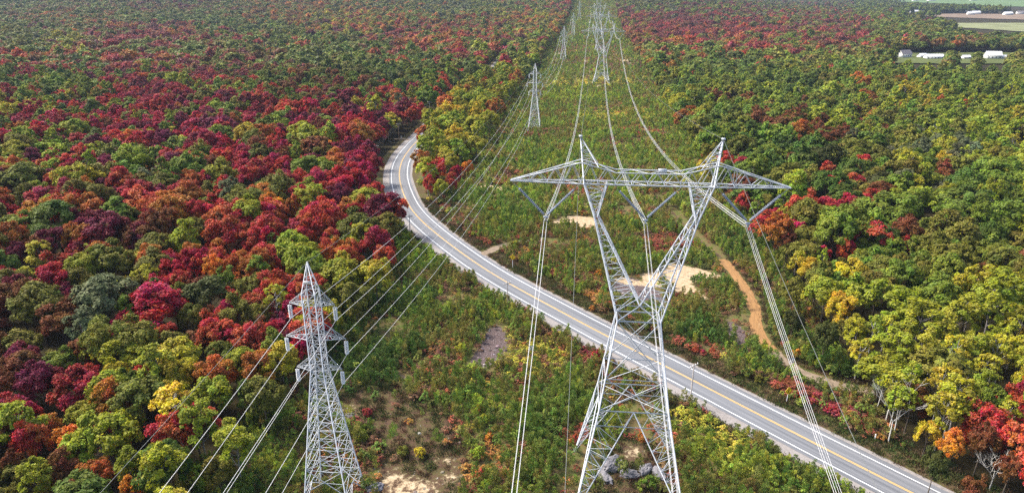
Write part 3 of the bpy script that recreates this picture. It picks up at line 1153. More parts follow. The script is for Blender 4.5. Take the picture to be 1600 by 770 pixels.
back = Vector((-.1044, -1, 0)).normalized()
ph_lab = ['bundled conductor hanging from the left V of insulators, crossing the road toward the camera',
          'bundled conductor hanging from the middle V of insulators inside the pylon neck',
          'bundle of four bright wires hanging from the right V of insulators over the road']
for pi, off in enumerate((-14.5, 0.0, 14.5)):
    root = empty('conductor_bundle', (0, 0, 0))
    set_props(root, ph_lab[pi], 'power line', 'bundled conductors of the V-necked pylons')
    a = tower_pt(main_pts[0], off, 47.2, TH * .85)
    bk = a + back * 400
    pts_list = [span(bk, a, 26, 60)]
    prev = a
    for k, T in enumerate(main_pts[1:]):
        q = tower_pt(T, off, 47.2, TH)
        L = (q - prev).length
        pts_list.append(span(prev, q, 18.8 * (L / 542) ** 2 + 2))
        prev = q
    for dx in (-.23, .23):
        for dz in (-.23, .23):
            mb = MB()
            for si, pts in enumerate(pts_list[:4]):
                rr = .022 if si < 1 else (.034 if si == 1 else .05)
                mb.tube([p + Vector((dx, 0, dz)) for p in pts], rr)
            mb.build('cable', M['cable'], root)
    # spacers
    mb = MB()
    for pts in pts_list[:2]:
        acc = 0
        for p, q in zip(pts, pts[1:]):
            acc += (q - p).length
            if acc > 45:
                acc = 0
                for e in (-1, 1):
                    mb.bar(q + Vector((-.24, 0, -.24 * e)), q + Vector((.24, 0, .24 * e)), .035)
                for e in (-1, 1):
                    mb.bar(q + Vector((-.3, 0, .24 * e)), q + Vector((.3, 0, .24 * e)), .04)
    mb.build('spacer', M['steel'], root)
for s, nm in ((-1, 'left'), (1, 'right')):
    mb = MB()
    a = tower_pt(main_pts[0], s * 9.8, 59.6, TH * .85)
    mb.tube(span(a + back * 400 + Vector((0, 0, 0)), a, 19, 50), .020)
    prev = a
    for T in main_pts[1:3]:
        q = tower_pt(T, s * 9.8, 59.6, TH)
        mb.tube(span(prev, q, 12 * ((q - prev).length / 542) ** 2), .022)
        prev = q
    o = mb.build('ground_wire', M['wire'])
    set_props(o, 'thin grey wire strung from the %s peak of the V-necked pylon' % nm, 'wire', 'thin wires along the pylon tops')

bslim = Vector((-.17, -1, 0)).normalized()
names = {(0, -1): 'top arm, road-far side', (0, 1): 'top arm, road side', (1, -1): 'longest arm, road-far side', (1, 1): 'longest arm, road side', (2, -1): 'lowest arm, road-far side', (2, 1): 'lowest arm, road side'}
lev = ((35.4, 3.5), (30.0, 4.7), (24.9, 3.6))
for li, (hz, L) in enumerate(lev):
    for s in (-1, 1):
        mb = MB()
        T = slim_pts[0]
        a = Vector((T[0] + math.cos(-.11) * s * L, T[1] + math.sin(-.11) * s * L, T[2] + (hz - 2.45) * 1.053))
        mb.tube(span(a + bslim * 350, a, 15, 50), .032)
        prev = a
        for i, T in enumerate(slim_pts[1:4]):
            q = Vector((T[0] + s * L * T[3], T[1], T[2] + (hz - 2.45) * T[3]))
            d = (q - prev).length
            mb.tube(span(prev, q, 9.5 * (d / 330) ** 2), .032 if i == 0 else .045)
            prev = q
        o = mb.build('conductor', M['cable'])
        set_props(o, 'single pale wire hanging from the %s of the slim pointed pylon' % names[(li, s)], 'power line', 'conductors of the slim pylons')
mb = MB()
T = slim_pts[0]
a = Vector((T[0], T[1], T[2] + 41.7 * 1.053))
mb.tube(span(a + bslim * 350, a, 11, 50), .022)
prev = a
for T in slim_pts[1:3]:
    q = Vector((T[0], T[1], T[2] + 41.7 * T[3]))
    mb.tube(span(prev, q, 6 * ((q - prev).length / 330) ** 2), .022)
    prev = q
set_props(mb.build('ground_wire', M['wire']), 'thin grey wire from the very tip of the slim pointed pylon', 'wire', 'thin wires along the pylon tops')


# ------------------------------------------------------------------ roadside poles and signs
def utility_pole(u, vb, vt, label, rz=0.0, arm=True, lamp=False, pale=False, double=False):
    x, y = at(u, vb)
    z0 = tz(x, y)
    # height from the top pixel
    lo, hi = 3.0, 20.0
    for _ in range(30):
        m_ = (lo + hi) / 2
        if proj(x, y, z0 + m_)[1] > vt:
            lo = m_
        else:
            hi = m_
    h = max(6.0, min(14.0, lo))
    root = empty('utility_pole', (x, y, z0), rz)
    set_props(root, label, 'utility pole', 'utility poles along the road')
    m_ = M['greybark'] if pale else M['wood']
    for e in ((-.6, .6) if double else (0,)):
        MB().bar((e, 0, -.3), (e, 0, h), .17, .11, n=8).build('pole', m_, root, True)
    if arm:
        mb = MB()
        mb.box((0, 0, h - .5), (2.6, .14, .16))
        mb.bar((0, 0, h - 1.3), (.9, 0, h - .55), .03); mb.bar((0, 0, h - 1.3), (-.9, 0, h - .55), .03)
        mb.build('crossbeam', m_, root)
        for e in (-1.15, -.45, .45, 1.15):
            mb = MB()
            mb.bar((e, 0, h - .42), (e, 0, h - .12), .07, .05, n=6)
            mb.build('insulator', M['whiteins'], root)
    if lamp:
        mb = MB()
        mb.bar((0, 0, h - 2.2), (1.0, 0, h - 1.8), .04); mb.bar((1.0, 0, h - 1.8), (2.0, 0, h - 1.9), .04)
        mb.box((2.2, 0, h - 1.95), (.7, .25, .14))
        mb.build('lamp_arm', M['steel'], root)
    return (x, y, z0 + h - .1)


def road_angle(u, v):
    x, y = at(u, v)
    _, i = dist_path([x], [y], road)
    return math.atan2(rt[i[0], 1], rt[i[0], 0]) + math.pi / 2


P1 = []
for (u, vb, vt, lab, kw) in (
    (1078, 630, 568, 'pole with small crossbeam beside the road, right of the huge pylon legs', dict(pale=True)),
    (793, 479, 440, 'pale pole on the gravel shoulder left of the huge pylon', dict(pale=True)),
    (641, 366, 336, 'pale pole with crossbeam on the outer shoulder of the road bend', dict(pale=True)),
    (590, 266, 227, 'double wooden pole frame at the forest edge above the road bend', dict(double=True)),
    (624, 222, 193, 'dark wooden pole where the gravel side lane meets the road', {}),
    (648, 198, 176, 'wooden pole between the side lane and the red trees', {}),
    (672, 184, 159, 'pale wooden pole at the top of the visible road', dict(pale=True)),
    (690, 165, 145, 'wooden pole with lamp arm just past the vanishing road', dict(lamp=True)),
    (706, 146, 131, 'distant wooden pole, second past the vanishing road', {}),
    (718, 136, 120, 'distant wooden pole beside dark conifers, furthest up the road', {}),
):
    rz = road_angle(u, vb)
    P1.append(utility_pole(u, vb, vt, lab, rz, **kw))
mb = MB()
for p, q in zip(P1[3:], P1[4:]):
    for e in (-1.1, 0, 1.1):
        mb.tube(span((p[0] + e, p[1], p[2]), (q[0] + e, q[1], q[2]), .7, 8), .014)
set_props(mb.build('overhead_wire', M['wire']), 'thin dark wires strung between wooden poles beyond the bend', 'wire')
mb = MB()
for p, q in zip(P1[:3], P1[1:3]):
    mb.tube(span(p, q, .9, 8), .012)
set_props(mb.build('overhead_wire', M['wire']), 'thin dark wire linking the poles along the lower roadside', 'wire')


def diamond_sign(u, vb, vt, size, label, rz):
    x, y = at(u, vb); z0 = tz(x, y)
    lo, hi = 1.0, 8.0
    for _ in range(30):
        m_ = (lo + hi) / 2
        if proj(x, y, z0 + m_)[1] > vt:
            lo = m_
        else:
            hi = m_
    h = lo - size * .7
    root = empty('road_sign', (x, y, z0), rz)
    set_props(root, label, 'road sign', 'yellow diamond warning signs')
    MB().bar((0, .05, -.2), (0, .05, h + size * .4), .05, n=6).build('post', M['steel'], root)
    mb = MB()
    s = size * .7
    a = [(0, h - s), (s, h), (0, h + s), (-s, h)]
    mb.quad([(p[0], -.02, p[1]) for p in a]); mb.quad([(p[0], .02, p[1]) for p in reversed(a)])
    for i in range(4):
        p, q = a[i], a[(i + 1) % 4]
        mb.quad([(p[0], -.02, p[1]), (p[0], .02, p[1]), (q[0], .02, q[1]), (q[0], -.02, q[1])])
    mb.build('sign_face', M['yellow'], root)
    mb = MB()
    pts = [(-.12, h - .35), (.02, h - .05), (-.05, h + .15), (.12, h + .38)]
    for p, q in zip(pts, pts[1:]):
        mb.bar((p[0] * size, -.03, p[1]), (q[0] * size, -.03, q[1]), .05 * size)
    mb.build('sign_symbol', M['black'], root)


diamond_sign(801, 419, 397, 1.35, 'yellow diamond sign on a post at the gravel path junction', -.1)
diamond_sign(1229, 629, 604, 1.3, 'yellow diamond sign on a post by the road in front of red bushes', .35)


def marker_post(u, vb, label, h=1.2, col='white'):
    x, y = at(u, vb)
    mb = MB(); mb.bar((0, 0, -.1), (0, 0, h), .12, .10, n=8); mb.bar((0, 0, h), (0, 0, h + .12), .14, n=8)
    o = mb.build('marker_post', M[col]); o.location = (x, y, tz(x, y))
    set_props(o, label, 'marker post')


marker_post(627, 216.5, 'white marker post where the side lane meets the road', 1.5)
marker_post(1367, 685, 'short white marker post in the grass left of the white birch', .9)


# ------------------------------------------------------------------ buildings
def house(u, vb, w, dpt, wall, roof, label, rz=0.0, wing=None, roofm='roofg', name='house', cat='house'):
    x, y = at(u, vb); z0 = tz(x, y)
    root = empty(name, (x, y, z0), rz)
    set_props(root, label, cat, 'white houses among far trees')

    def blk(cx, cy, w, dpt, wall, roof):
        mb = MB()
        mb.box((cx, cy, wall / 2 - .2), (w, dpt, wall + .4))
        for s in (-1, 1):   # gable infill
            mb.quad([(cx + s * w / 2, cy - dpt / 2, wall), (cx + s * w / 2, cy + dpt / 2, wall), (cx + s * w / 2, cy, wall + roof), (cx + s * w / 2, cy, wall + roof)])
        mb.build('wall', M['wallw'], root)
        rb = MB()
        o_ = .5
        for s in (-1, 1):
            e = (cx - w / 2 - o_, cy + s * (dpt / 2 + o_), wall - .15), (cx + w / 2 + o_, cy + s * (dpt / 2 + o_), wall - .15)
            t_ = (cx + w / 2 + o_, cy, wall + roof + .1), (cx - w / 2 - o_, cy, wall + roof + .1)
            rb.quad([e[0], e[1], t_[0], t_[1]])
            rb.quad([(p[0], p[1], p[2] + .2) for p in (e[0], e[1], t_[0], t_[1])])
            rb.quad([e[0], e[1], (e[1][0], e[1][1], e[1][2] + .2), (e[0][0], e[0][1], e[0][2] + .2)])
        rb.build('roof', M[roofm], root)
    blk(0, 0, w, dpt, wall, roof)
    if wing:
        blk(*wing)
    nwin = max(2, int(w / 3.5))
    for i in range(nwin):
        MB().box((-w / 2 + w * (i + .5) / nwin, -dpt / 2 - .03, wall * .58), (1.3, .08, 1.4)).build('window', M['window'], root)


house(1412, 91, 15, 9, 5.2, 4.2, 'white house with grey pitched roof, left end of the farm row', .35)
house(1440, 91, 9, 7, 3.2, 2.2, 'small white shed with pale roof between the grey-roofed house and long barn', .2, roofm='roofw', name='shed', cat='shed')
house(1458, 93, 20, 9, 3.6, 2.4, 'long low white barn with pale roof behind green trees', -.05, roofm='roofw', name='barn', cat='barn')
house(1508, 93, 9, 7, 3.0, 1.8, 'low white outbuilding half hidden right of the long barn', .1, roofm='roofw', name='shed', cat='shed')
house(1550, 93, 16, 10, 5.0, 4.2, 'white farmhouse with pale roof and side wing, right end of the row', -.2, wing=(11, 1, 8, 7, 3.0, 2.0), roofm='roofw')
for (u, v, w, lab, rf) in (
    (1428, 21.5, 22, 'far white farm building beyond the ploughed field, leftmost of its row', 'roofw'),
    (1444, 21.5, 20, 'far white farm building right beside the leftmost one', 'roofw'),
    (1505, 21, 16, 'tiny far white building above the dark green hedge', 'roofw'),
    (1516, 24, 18, 'low far white building in front of the hedge', 'roofw'),
    (1524, 23, 22, 'far pale barn at the right end of the hedge', 'roofw'),
    (1574, 24.5, 22, 'bright white far house standing on the ploughed field', 'roofw'),
    (1594, 23, 20, 'pale blue-grey far building at the right photo edge', 'roofg'),
    (1430, 2.2, 26, 'white farm building on the far green field, left one', 'roofw'),
    (1455, 2.2, 34, 'white farm building on the far green field, middle one', 'roofw'),
    (1520, 1.6, 30, 'white farm building on the far green field, right one', 'roofw'),
    (1220, 11.5, 24, 'far white building left of the pale sandy yard', 'roofw'),
):
    house(u, v, w, w * .5, 5.5, 4.0, lab, rnd.uniform(-.3, .3), roofm=rf)


# ------------------------------------------------------------------ rocks
def rock(u, v, w, h, label, seed):
    x, y = at(u, v)
    import bmesh
    bm = bmesh.new()
    bmesh.ops.create_icosphere(bm, subdivisions=4, radius=1)
    off = Vector((seed * 7.1, seed * 3.3, 0))
    for vv in bm.verts:
        n = mnoise.fractal(vv.co * 1.6 + off, 1.0, 2.0, 4)
        c = mnoise.cell(vv.co * 2.0 + off)
        vv.co *= 1 + n * .28 + c * .09
        vv.co.x *= w; vv.co.y *= w * .62; vv.co.z *= h
    me = bpy.data.meshes.new('boulder'); bm.to_mesh(me); bm.free()
    me.materials.append(M['rock'])
    o = link('boulder', me); o.location = (x, y, tz(x, y) + h * .1); o.rotation_euler.z = seed
    set_props(o, label, 'boulder', 'grey boulders below the huge pylon')


rock(957, 728, 2.4, 1.4, 'large cracked grey boulder between the huge pylon legs, left end', 1)
rock(945, 747, 1.8, .9, 'low grey boulder under the large cracked one', 2)
rock(985, 742, 1.7, .9, 'smooth dark grey boulder, middle of the row under the pylon', 3)
rock(1008, 735, 1.6, .9, 'brownish grey boulder right of the smooth dark one', 4)
rock(1030, 740, 1.7, .8, 'pale streaked boulder by the right pylon leg', 5)
rock(548, 650, 1.2, .6, 'bluish grey boulder right of the slim pylon base', 6)
rock(584, 765, 1.8, .9, 'grey boulder at the bottom edge beside the slim pylon', 7)

# ------------------------------------------------------------------ forest
LOD = {}


def proto(kind, seed, n, leaf, lod):
    V, Fc, C, LC, ZC, RZ = crown(kind, seed, n, leaf)
    cm = mesh_np('crown', V, Fc, M['leaf'], cols=C)
    tb = MB(); trunk_bars(tb, kind, LC, ZC, RZ, seed)
    bark = M['palebark'] if kind == 'birch' else (M['greybark'] if kind == 'poplar' else M['bark'])
    tm = tb.mesh('trunk', bark)
    return cm, tm


NEAR = {'maple': [proto('maple', 10 + i, 6500, .50, 0) for i in range(6)],
        'broad': [proto('broad', 30 + i, 6500, .50, 0) for i in range(6)],
        'poplar': [proto('poplar', 50 + i, 5200, .44, 0) for i in range(5)],
        'birch': [proto('birch', 70 + i, 2200, .42, 0) for i in range(4)],
        'spruce': [proto('spruce', 90 + i, 4500, .55, 0) for i in range(2)]}


def stuff_proto(kind, seed, n, leaf, trunk=True):
    V, Fc, C, LC, ZC, RZ = crown(kind, seed, n, leaf)
    if not trunk:
        return mesh_np('clump', V, Fc, M['leafi'], cols=C)
    tb = MB(); trunk_bars(tb, kind, LC[:6], ZC, RZ, seed)
    tv = np.array(tb.v); tf = np.array(tb.f)
    Vall = np.concatenate([V, tv]); Fall = np.concatenate([Fc, tf + len(V)])
    mi = np.concatenate([np.zeros(len(Fc)), np.ones(len(tf))]).astype(int)
    Call = np.concatenate([C, np.ones((len(tv), 3))])
    return mesh_np('tree', Vall, Fall, [M['leafi'], M['greybark'] if kind in ('poplar', 'birch') else M['bark']], cols=Call, mat_idx=mi)


def make_coll(name, meshes):
    c = bpy.data.collections.new(name)
    for i, me in enumerate(meshes):
        o = bpy.data.objects.new('%s_%02d' % (name, i), me)
        c.objects.link(o)
    return c


def scatter(name, coll, pts, idx, scl, rot, col, label, cat):
    """one object whose points carry instances of the collection's meshes"""
    me = bpy.data.meshes.new(name)
    n = len(pts)
    me.vertices.add(n)
    me.vertices.foreach_set('co', np.asarray(pts, np.float32).ravel())
    a = me.attributes.new('idx', 'INT', 'POINT'); a.data.foreach_set('value', np.asarray(idx, np.int32))
    a = me.attributes.new('scl', 'FLOAT_VECTOR', 'POINT'); a.data.foreach_set('vector', np.asarray(scl, np.float32).ravel())
    a = me.attributes.new('rotv', 'FLOAT_VECTOR', 'POINT')
    r3 = np.zeros((n, 3), np.float32); r3[:, 2] = rot; r3[:, 0] = rng.normal(0, .05, n); r3[:, 1] = rng.normal(0, .05, n)
    a.data.foreach_set('vector', r3.ravel())
    a = me.attributes.new('tcol', 'FLOAT_COLOR', 'POINT')
    c4 = np.ones((n, 4), np.float32); c4[:, :3] = col
    a.data.foreach_set('color', c4.ravel())
    me.update()
    o = link(name, me)
    ng = bpy.data.node_groups.new(name, 'GeometryNodeTree')
    ng.interface.new_socket('Geometry', in_out='INPUT', socket_type='NodeSocketGeometry')
    ng.interface.new_socket('Geometry', in_out='OUTPUT', socket_type='NodeSocketGeometry')
    gi = ng.nodes.new('NodeGroupInput'); go = ng.nodes.new('NodeGroupOutput')
    iop = ng.nodes.new('GeometryNodeInstanceOnPoints'); iop.inputs['Pick Instance'].default_value = True
    ci = ng.nodes.new('GeometryNodeCollectionInfo')
    ci.inputs['Collection'].default_value = coll
    ci.inputs['Separate Children'].default_value = True
    ci.inputs['Reset Children'].default_value = True

    def na_(nm, ty):
        x = ng.nodes.new('GeometryNodeInputNamedAttribute'); x.data_type = ty
        x.inputs['Name'].default_value = nm
        return x.outputs['Attribute']
    ng.links.new(gi.outputs[0], iop.inputs['Points'])
    ng.links.new(ci.outputs[0], iop.inputs['Instance'])
    ng.links.new(na_('idx', 'INT'), iop.inputs['Instance Index'])
    ng.links.new(na_('scl', 'FLOAT_VECTOR'), iop.inputs['Scale'])
    ng.links.new(na_('rotv', 'FLOAT_VECTOR'), iop.inputs['Rotation'])
    ng.links.new(iop.outputs[0], go.inputs[0])
    md = o.modifiers.new('scatter', 'NODES'); md.node_group = ng
    set_props(o, label, cat, None, 'stuff')
    return o


ROWS = [0, 12, 25, 40, 60, 80, 100, 125, 150, 180, 215, 250, 290, 330, 380, 430, 480, 530, 580, 640, 700, 2000]
CM = """sgk gkb gkb gsm gkb kob kgb gko gks gks gkr gks gsk skm sgm msp psg gsg ggg ggg
gkb kbg gkb kbm kbg kok kob kgo gks kkg kgc ckm sgm gkm mmk ksg mbs gsp Gpg ggG
gkb okb ggk GGg gGk obk yok kor gkg kob oyk oyk ckm mcm ksm sck mcm kgg gkg ggk
gkm okg kmc cmo gGp Ggk ymo cko kcm okc okg oky mcb mmc cmr cmk cmk gkg gGk gkg
gks kmy mmc cck gkc rgp ggk gcm oro cmg gkl lyk bok cmr okc gkm cmC Gkg obG GGk
crg orb gkc gkg gkb gkp gGg gGc krk Ccg gly lyk glo ggc gkr gcr kbk rbG kgb Ggk
gcr Ggc omc rcm cmk gkb pkg pGk gGg glc gly glk oGg gGg GkG glk lgg gGl ggG ggl
lGg Glg cmg rcl gco gGb bgk gks glr gGk loy gyk yGg Ggl lgG ggG ggk gyo gGg lgg
yly Ggl ckr ckl gcl bgr mgc oyc grc grb gly yrk ggy glg lgb ggl lgk oyl glg lgg
glc gbl Ccg cmy Cmk mcg Crm omc orc lyk lyk lyk kol ggG ggk gbl lgb kgk lgl gly
kmG lgm gcm cmg Cgl lkC obc mCr mrc lky lkr lky kkb oGg kbG GGg Ggb gss ssg lgk
kol cml gkm grs kgc gbk gCm Crm mcr lkr kro kkr kkr kgr GgG GGg rGk kgy ylk gkl
kkl mco cmm okr okb kol lrC Crm mrc rok rok kkr ggr kro gGk GGk gGk gkg gll gGg
rog Gkm Cmb orb rrC rCk oCr lrC Crb rok kkr kkr kcr grk rCr Crk gkb gbk gkg lgG
mkG bky glo Crr kok lgl lgy kgy kkr kkr kkr kkr ggb gkr koy Cyk grk kkg kgg gkb
mGb bkG kks Cbk krk rob gly gly kkk kkk kkk kkk ggg gkb yko ykl lgk gcl lly lly
kbb bkG ksG Crk brk rmg oyr kgy kkk kkk kkk kkk ggg kkk yky llk lly lly lly lly
bbb Gkk kyl rkl kro brC kgo kgk kkk kkk kkk kkk ggg kgk kyl lky ykl kyk lyk yly
bbc bmG Crk yly glG lkr kgk kgk kkk kkk kkk kkk kgk kgk kGk klk kyo yly ylb ylr
rrb oGl gll grb lgk lkb kgk kgk kkk kkk kkk kkk kgk kgk kgk krk krk yro yrk rrb
brk obr yGl yGb ggl bGk kgk kgk kkk kkk kkk kkk kgk kgk kgk kgk gkb rbk krb rbk"""
CM = [r.split() for r in CM.split('\n')]


def letter_at(u, v, r=rnd):
    u += r.gauss(0, 42); v += r.gauss(0, max(4.0, min(26, v * .09)))
    c = max(0, min(19, int(u // 80)))
    k = 0
    while k < 20 and v >= ROWS[k + 1]:
        k += 1
    return r.choice(CM[k][c])


KIND_OF = {'g': 'bbp', 'G': 'bbb', 'k': 'bbm', 'l': 'ppb', 's': 'ppb', 'y': 'mpi', 'Y': 'mpm', 'o': 'm', 'O': 'm', 'r': 'm', 'R': 'm', 'c': 'm', 'C': 'm', 'm': 'm', 'b': 'mmb', 'p': 's', 'd': 'b'}
KW = {'b': 'broad', 'p': 'poplar', 'm': 'maple', 's': 'spruce', 'i': 'birch'}
RAD = {'maple': 4.9, 'broad': 5.1, 'poplar': 3.7, 'birch': 3.6, 'spruce': 2.6}

HAND = """115 690 62 O m;50 690 66 r m;58 757 56 l p;168 676 86 l b;135 648 60 l b;272 632 78 Y i;325 612 72 l b;268 688 68 r m;240 718 56 l b;366 700 66 l p;206 762 46 O m
125 603 84 c m;62 600 80 m m;14 632 46 s b;10 660 50 r m;50 652 44 C m;204 603 46 G b;198 660 50 l b;340 735 50 k b;226 590 48 R m;182 592 52 y b;20 730 46 b m;100 735 60 b m;150 735 56 o m
240 472 104 C m;160 470 112 s b;60 482 84 k b;94 500 76 b m;326 458 72 d b;362 465 42 R m;266 420 46 C m;325 400 44 C m;336 424 42 O m;134 420 58 l b;226 434 44 y b;200 500 42 g p;8 434 44 C m
84 444 62 C m;30 402 42 m m;192 556 72 y b;276 552 80 y b;300 500 44 k b;336 508 50 r m;258 527 48 r m;376 530 48 R m;346 556 52 k b;36 560 60 m m;90 568 60 g b;140 545 60 b m;400 500 50 k b
205 258 80 l b;168 362 76 m m;86 345 84 G b;22 352 64 g b;122 284 62 y b;34 282 72 k b;64 330 58 O m;370 350 58 R m;296 308 62 o m;344 274 54 l b;256 345 58 o m;152 222 46 G b;120 206 44 l b;220 312 66 r m;300 236 36 C m;240 386 60 k b;286 376 50 l b;66 312 60 c m;140 312 40 r m;330 300 40 k b;395 270 42 s b;20 240 50 y b;345 212 50 g b;385 215 46 y b;205 222 34 O m;270 255 44 r m
485 318 44 l p;513 274 46 g b;546 290 60 C m;503 228 40 O m;450 240 38 k b;426 322 46 O m;512 342 58 R m;458 378 60 l b;540 372 50 g b;566 214 50 o m;592 208 28 R m;556 332 44 C m;582 302 40 r m;617 335 28 k b;600 352 34 C m;470 212 42 y b;420 232 40 r m;545 245 46 m m;578 255 44 c m;420 295 46 k b;470 300 30 C m;598 382 36 R m;400 330 40 o m;560 360 36 r m;535 205 40 R m
470 412 60 l b;530 432 76 l b;586 430 62 y b;424 414 44 R m;414 442 42 o m;460 482 46 C m;428 520 50 C m;438 562 66 y m;412 622 70 k b;556 474 50 k b;520 500 40 y b;445 440 40 r m;540 392 50 o m;600 400 44 r m;505 470 44 k b;470 540 44 C m
1240 302 66 l p;1288 326 60 R m;1330 324 48 C m;1360 314 44 r m;1388 330 34 C m;1286 252 70 d b;1342 266 60 G b;1470 226 84 s b;1500 228 60 s b;1478 252 38 Y m;1506 262 34 Y m;1448 312 42 g b;1510 306 40 g p;1500 340 62 G b;1546 316 42 l p;1365 368 46 y b;1322 392 38 R m;1410 388 36 C m;1228 345 34 y i;1252 210 48 o m;1300 290 60 G b;1380 285 60 d b;1430 275 50 g b;1325 345 40 g b;1230 380 40 b m;1260 365 50 k b;1290 360 44 y m
1266 416 44 Y m;1330 424 60 Y m;1312 486 50 Y m;1336 520 42 y p;1396 470 84 l b;1240 456 46 k b;1374 404 50 g b;1486 414 66 k b;1552 398 60 g b;1466 466 66 g b;1552 482 78 l p;1440 508 68 l p;1400 550 60 l p;1488 560 52 y i;1540 576 50 y i;1520 452 26 C m;1372 440 50 g b;1440 430 46 k b;1500 500 60 l p;1590 520 60 l p;1590 440 50 k b;1290 530 50 d b;1380 600 40 s i;1240 505 34 d b
1452 672 36 Y m;1486 700 28 O m;1535 696 56 b m;1550 636 56 g b;1424 632 52 b m;1592 622 44 c m;1470 610 50 y i;1500 640 46 b m;1580 730 50 b m;1520 760 40 b m;1460 735 40 d b;1595 570 44 y p
1158 262 42 R m;1162 312 30 r m;1112 262 44 y b;1160 236 46 k b;1132 216 46 l b;1190 250 40 G b;1195 320 36 k b;1100 230 36 l b;1205 285 40 d b;1095 155 40 G b;1060 165 34 y b;1130 150 50 G b;1185 150 50 G b
705 225 44 y b;700 252 40 y b;715 235 20 C m;672 290 26 r m;712 272 22 C m;730 258 22 O m;677 268 28 l b;664 240 28 l p;740 195 56 y b;700 195 48 l b;755 165 50 y b;690 295 26 y b;704 285 26 r m;765 190 44 y b;745 225 40 y b;725 160 44 l b;688 250 24 C m"""
IW = {'m': 'maple', 'b': 'broad', 'p': 'poplar', 'i': 'birch', 's': 'spruce'}
cand = []   # dict x y z kind scale letter
for ln in HAND.split('\n'):
    for it in ln.split(';'):
        u, v, w, c_, k_ = it.split()
        u, v, w = float(u), float(v), float(w)
        kind = IW[k_]
        x, y = at(u, v, 8.6)
        d = proj(x, y, tz(x, y) + 8.6)[2]
        s = w * d / F / (2 * RAD[kind])
        s = max(.45, min(1.5, s))
        x, y = at(u, v, 8.4 * (s * .6 + .4))
        cand.append(dict(x=x, y=y, kind=kind, s=s, c=c_, hand=True))


def allowed(X, Y):
    X = np.asarray(X, float); Y = np.asarray(Y, float)
    corr = (X > XL(-60, Y)) & (X < XL(56, Y))
    ok = ~corr
    ro_ = road_off(X, Y)
    ok &= ~((ro_ < np.where(Y > 400, 7.5, 10.5)) & (ro_ > np.where(Y > 370, -6.0, -9.5)))
    # open verge with poles on the outer side of the bend
    ok &= ~((ro_ > 0) & (ro_ < 13.5) & (Y > 235) & (Y < 420))
    # the two or three crowns leaning over the shoulder below the bend
    dt = dist_path(X, Y, track)[0]
    ok &= ~((dt < 4.0) & (X < XL(64, Y)))
    ok &= dist_path(X, Y, lane)[0] > 4.5
    return ok


for h_ in cand:
    pass
# random fill, jittered grid in bands of distance
bands = [(58, 190, 6.2), (190, 700, 8.3), (700, 1400, 10.5), (1400, 3300, 14.0)]
hx = np.array([c_['x'] for c_ in cand]); hy = np.array([c_['y'] for c_ in cand]); hs_ = np.array([RAD[c_['kind']] * c_['s'] for c_ in cand])
okh = allowed(hx, hy)
fill = []
for (y0, y1, sp) in bands:
    ys = np.arange(y0, y1, sp * .87)
    X, Y = [], []
    for j, yv in enumerate(ys):
        half = .88 * yv + 45
        xs_ = np.arange(-half, half, sp) + (sp / 2 if j % 2 else 0)
        X.append(xs_); Y.append(np.full(len(xs_), yv))
    X = np.concatenate(X); Y = np.concatenate(Y)
    X = X + rng.uniform(-.36, .36, len(X)) * sp; Y = Y + rng.uniform(-.36, .36, len(Y)) * sp
    ok = allowed(X, Y)
    X, Y = X[ok], Y[ok]
    if y0 < 320:
        keep = np.ones(len(X), bool)
        for a_, b_, r_ in zip(hx, hy, hs_):
            keep &= np.hypot(X - a_, Y - b_) > r_ * .95
        X, Y = X[keep], Y[keep]
    fill.append((X, Y, sp))
FX = np.concatenate([f[0] for f in fill]); FY = np.concatenate([f[1] for f in fill]); FSP = np.concatenate([np.full(len(f[0]), f[2]) for f in fill])
FZ = terrain(FX, FY)
# keep fields, yards and house surroundings clear (including what would hide them)
D_ = FY * CP + (CAMH - FZ - 9) * SP
TU = 800 + F * FX / D_; TV = 385 + F * ((CAMH - FZ - 9) * CP - FY * SP) / D_
kill = np.zeros(len(FX), bool)
for k, p in FIELDS.items():
    kill |= in_poly(FX, FY, p)
kill |= in_poly(FX, FY, QUARRY) | in_poly(FX, FY, QUARRY2)
for hh in (5, 13, 20):
    Dh = FY * CP + (CAMH - FZ - hh) * SP
    Uh = 800 + F * FX / Dh; Vh = 385 + F * ((CAMH - FZ - hh) * CP - FY * SP) / Dh
    for k, px in FIELDS_PX.items():
        if k != 'lawn':
            kill |= in_poly(Uh, Vh, px) & (FY > 640)
kill |= in_poly(TU, TV, [(1243, 9), (1303, 13), (1303, 17), (1245, 14)])
for (u0, u1, v0, v1) in ((1395, 1431, 80, 95), (1428, 1478, 84, 96), (1532, 1580, 80, 96), (1494, 1521, 87, 96)):
    for hh in (0, 4, 8, 12, 16, 20):
        Dh = FY * CP + (CAMH - FZ - hh) * SP
        Uh = 800 + F * FX / Dh; Vh = 385 + F * ((CAMH - FZ - hh) * CP - FY * SP) / Dh
        kill |= (Uh > u0) & (Uh < u1) & (Vh > v0 - 1) & (Vh < v1 + 1) & (FY > 600) & (FY < 900)
for (u0, u1, v0, v1) in ((1402, 1424, 83, 92), (1432, 1472, 87, 93.5), (1540, 1572, 84, 93), (1500, 1515, 90, 94), (1420, 1452, 17, 23), (1500, 1530, 18, 25), (1568, 1600, 19, 26), (1425, 1465, -3, 3), (1512, 1530, -3, 3), (1214, 1228, 8, 12)):
    kill |= (TU > u0) & (TU < u1) & (TV > v0) & (TV < v1 + (v1 - v0) * .1)
fl = kill
FX, FY, FZ, FSP, TU, TV = [a[~fl] for a in (FX, FY, FZ, FSP, TU, TV)]

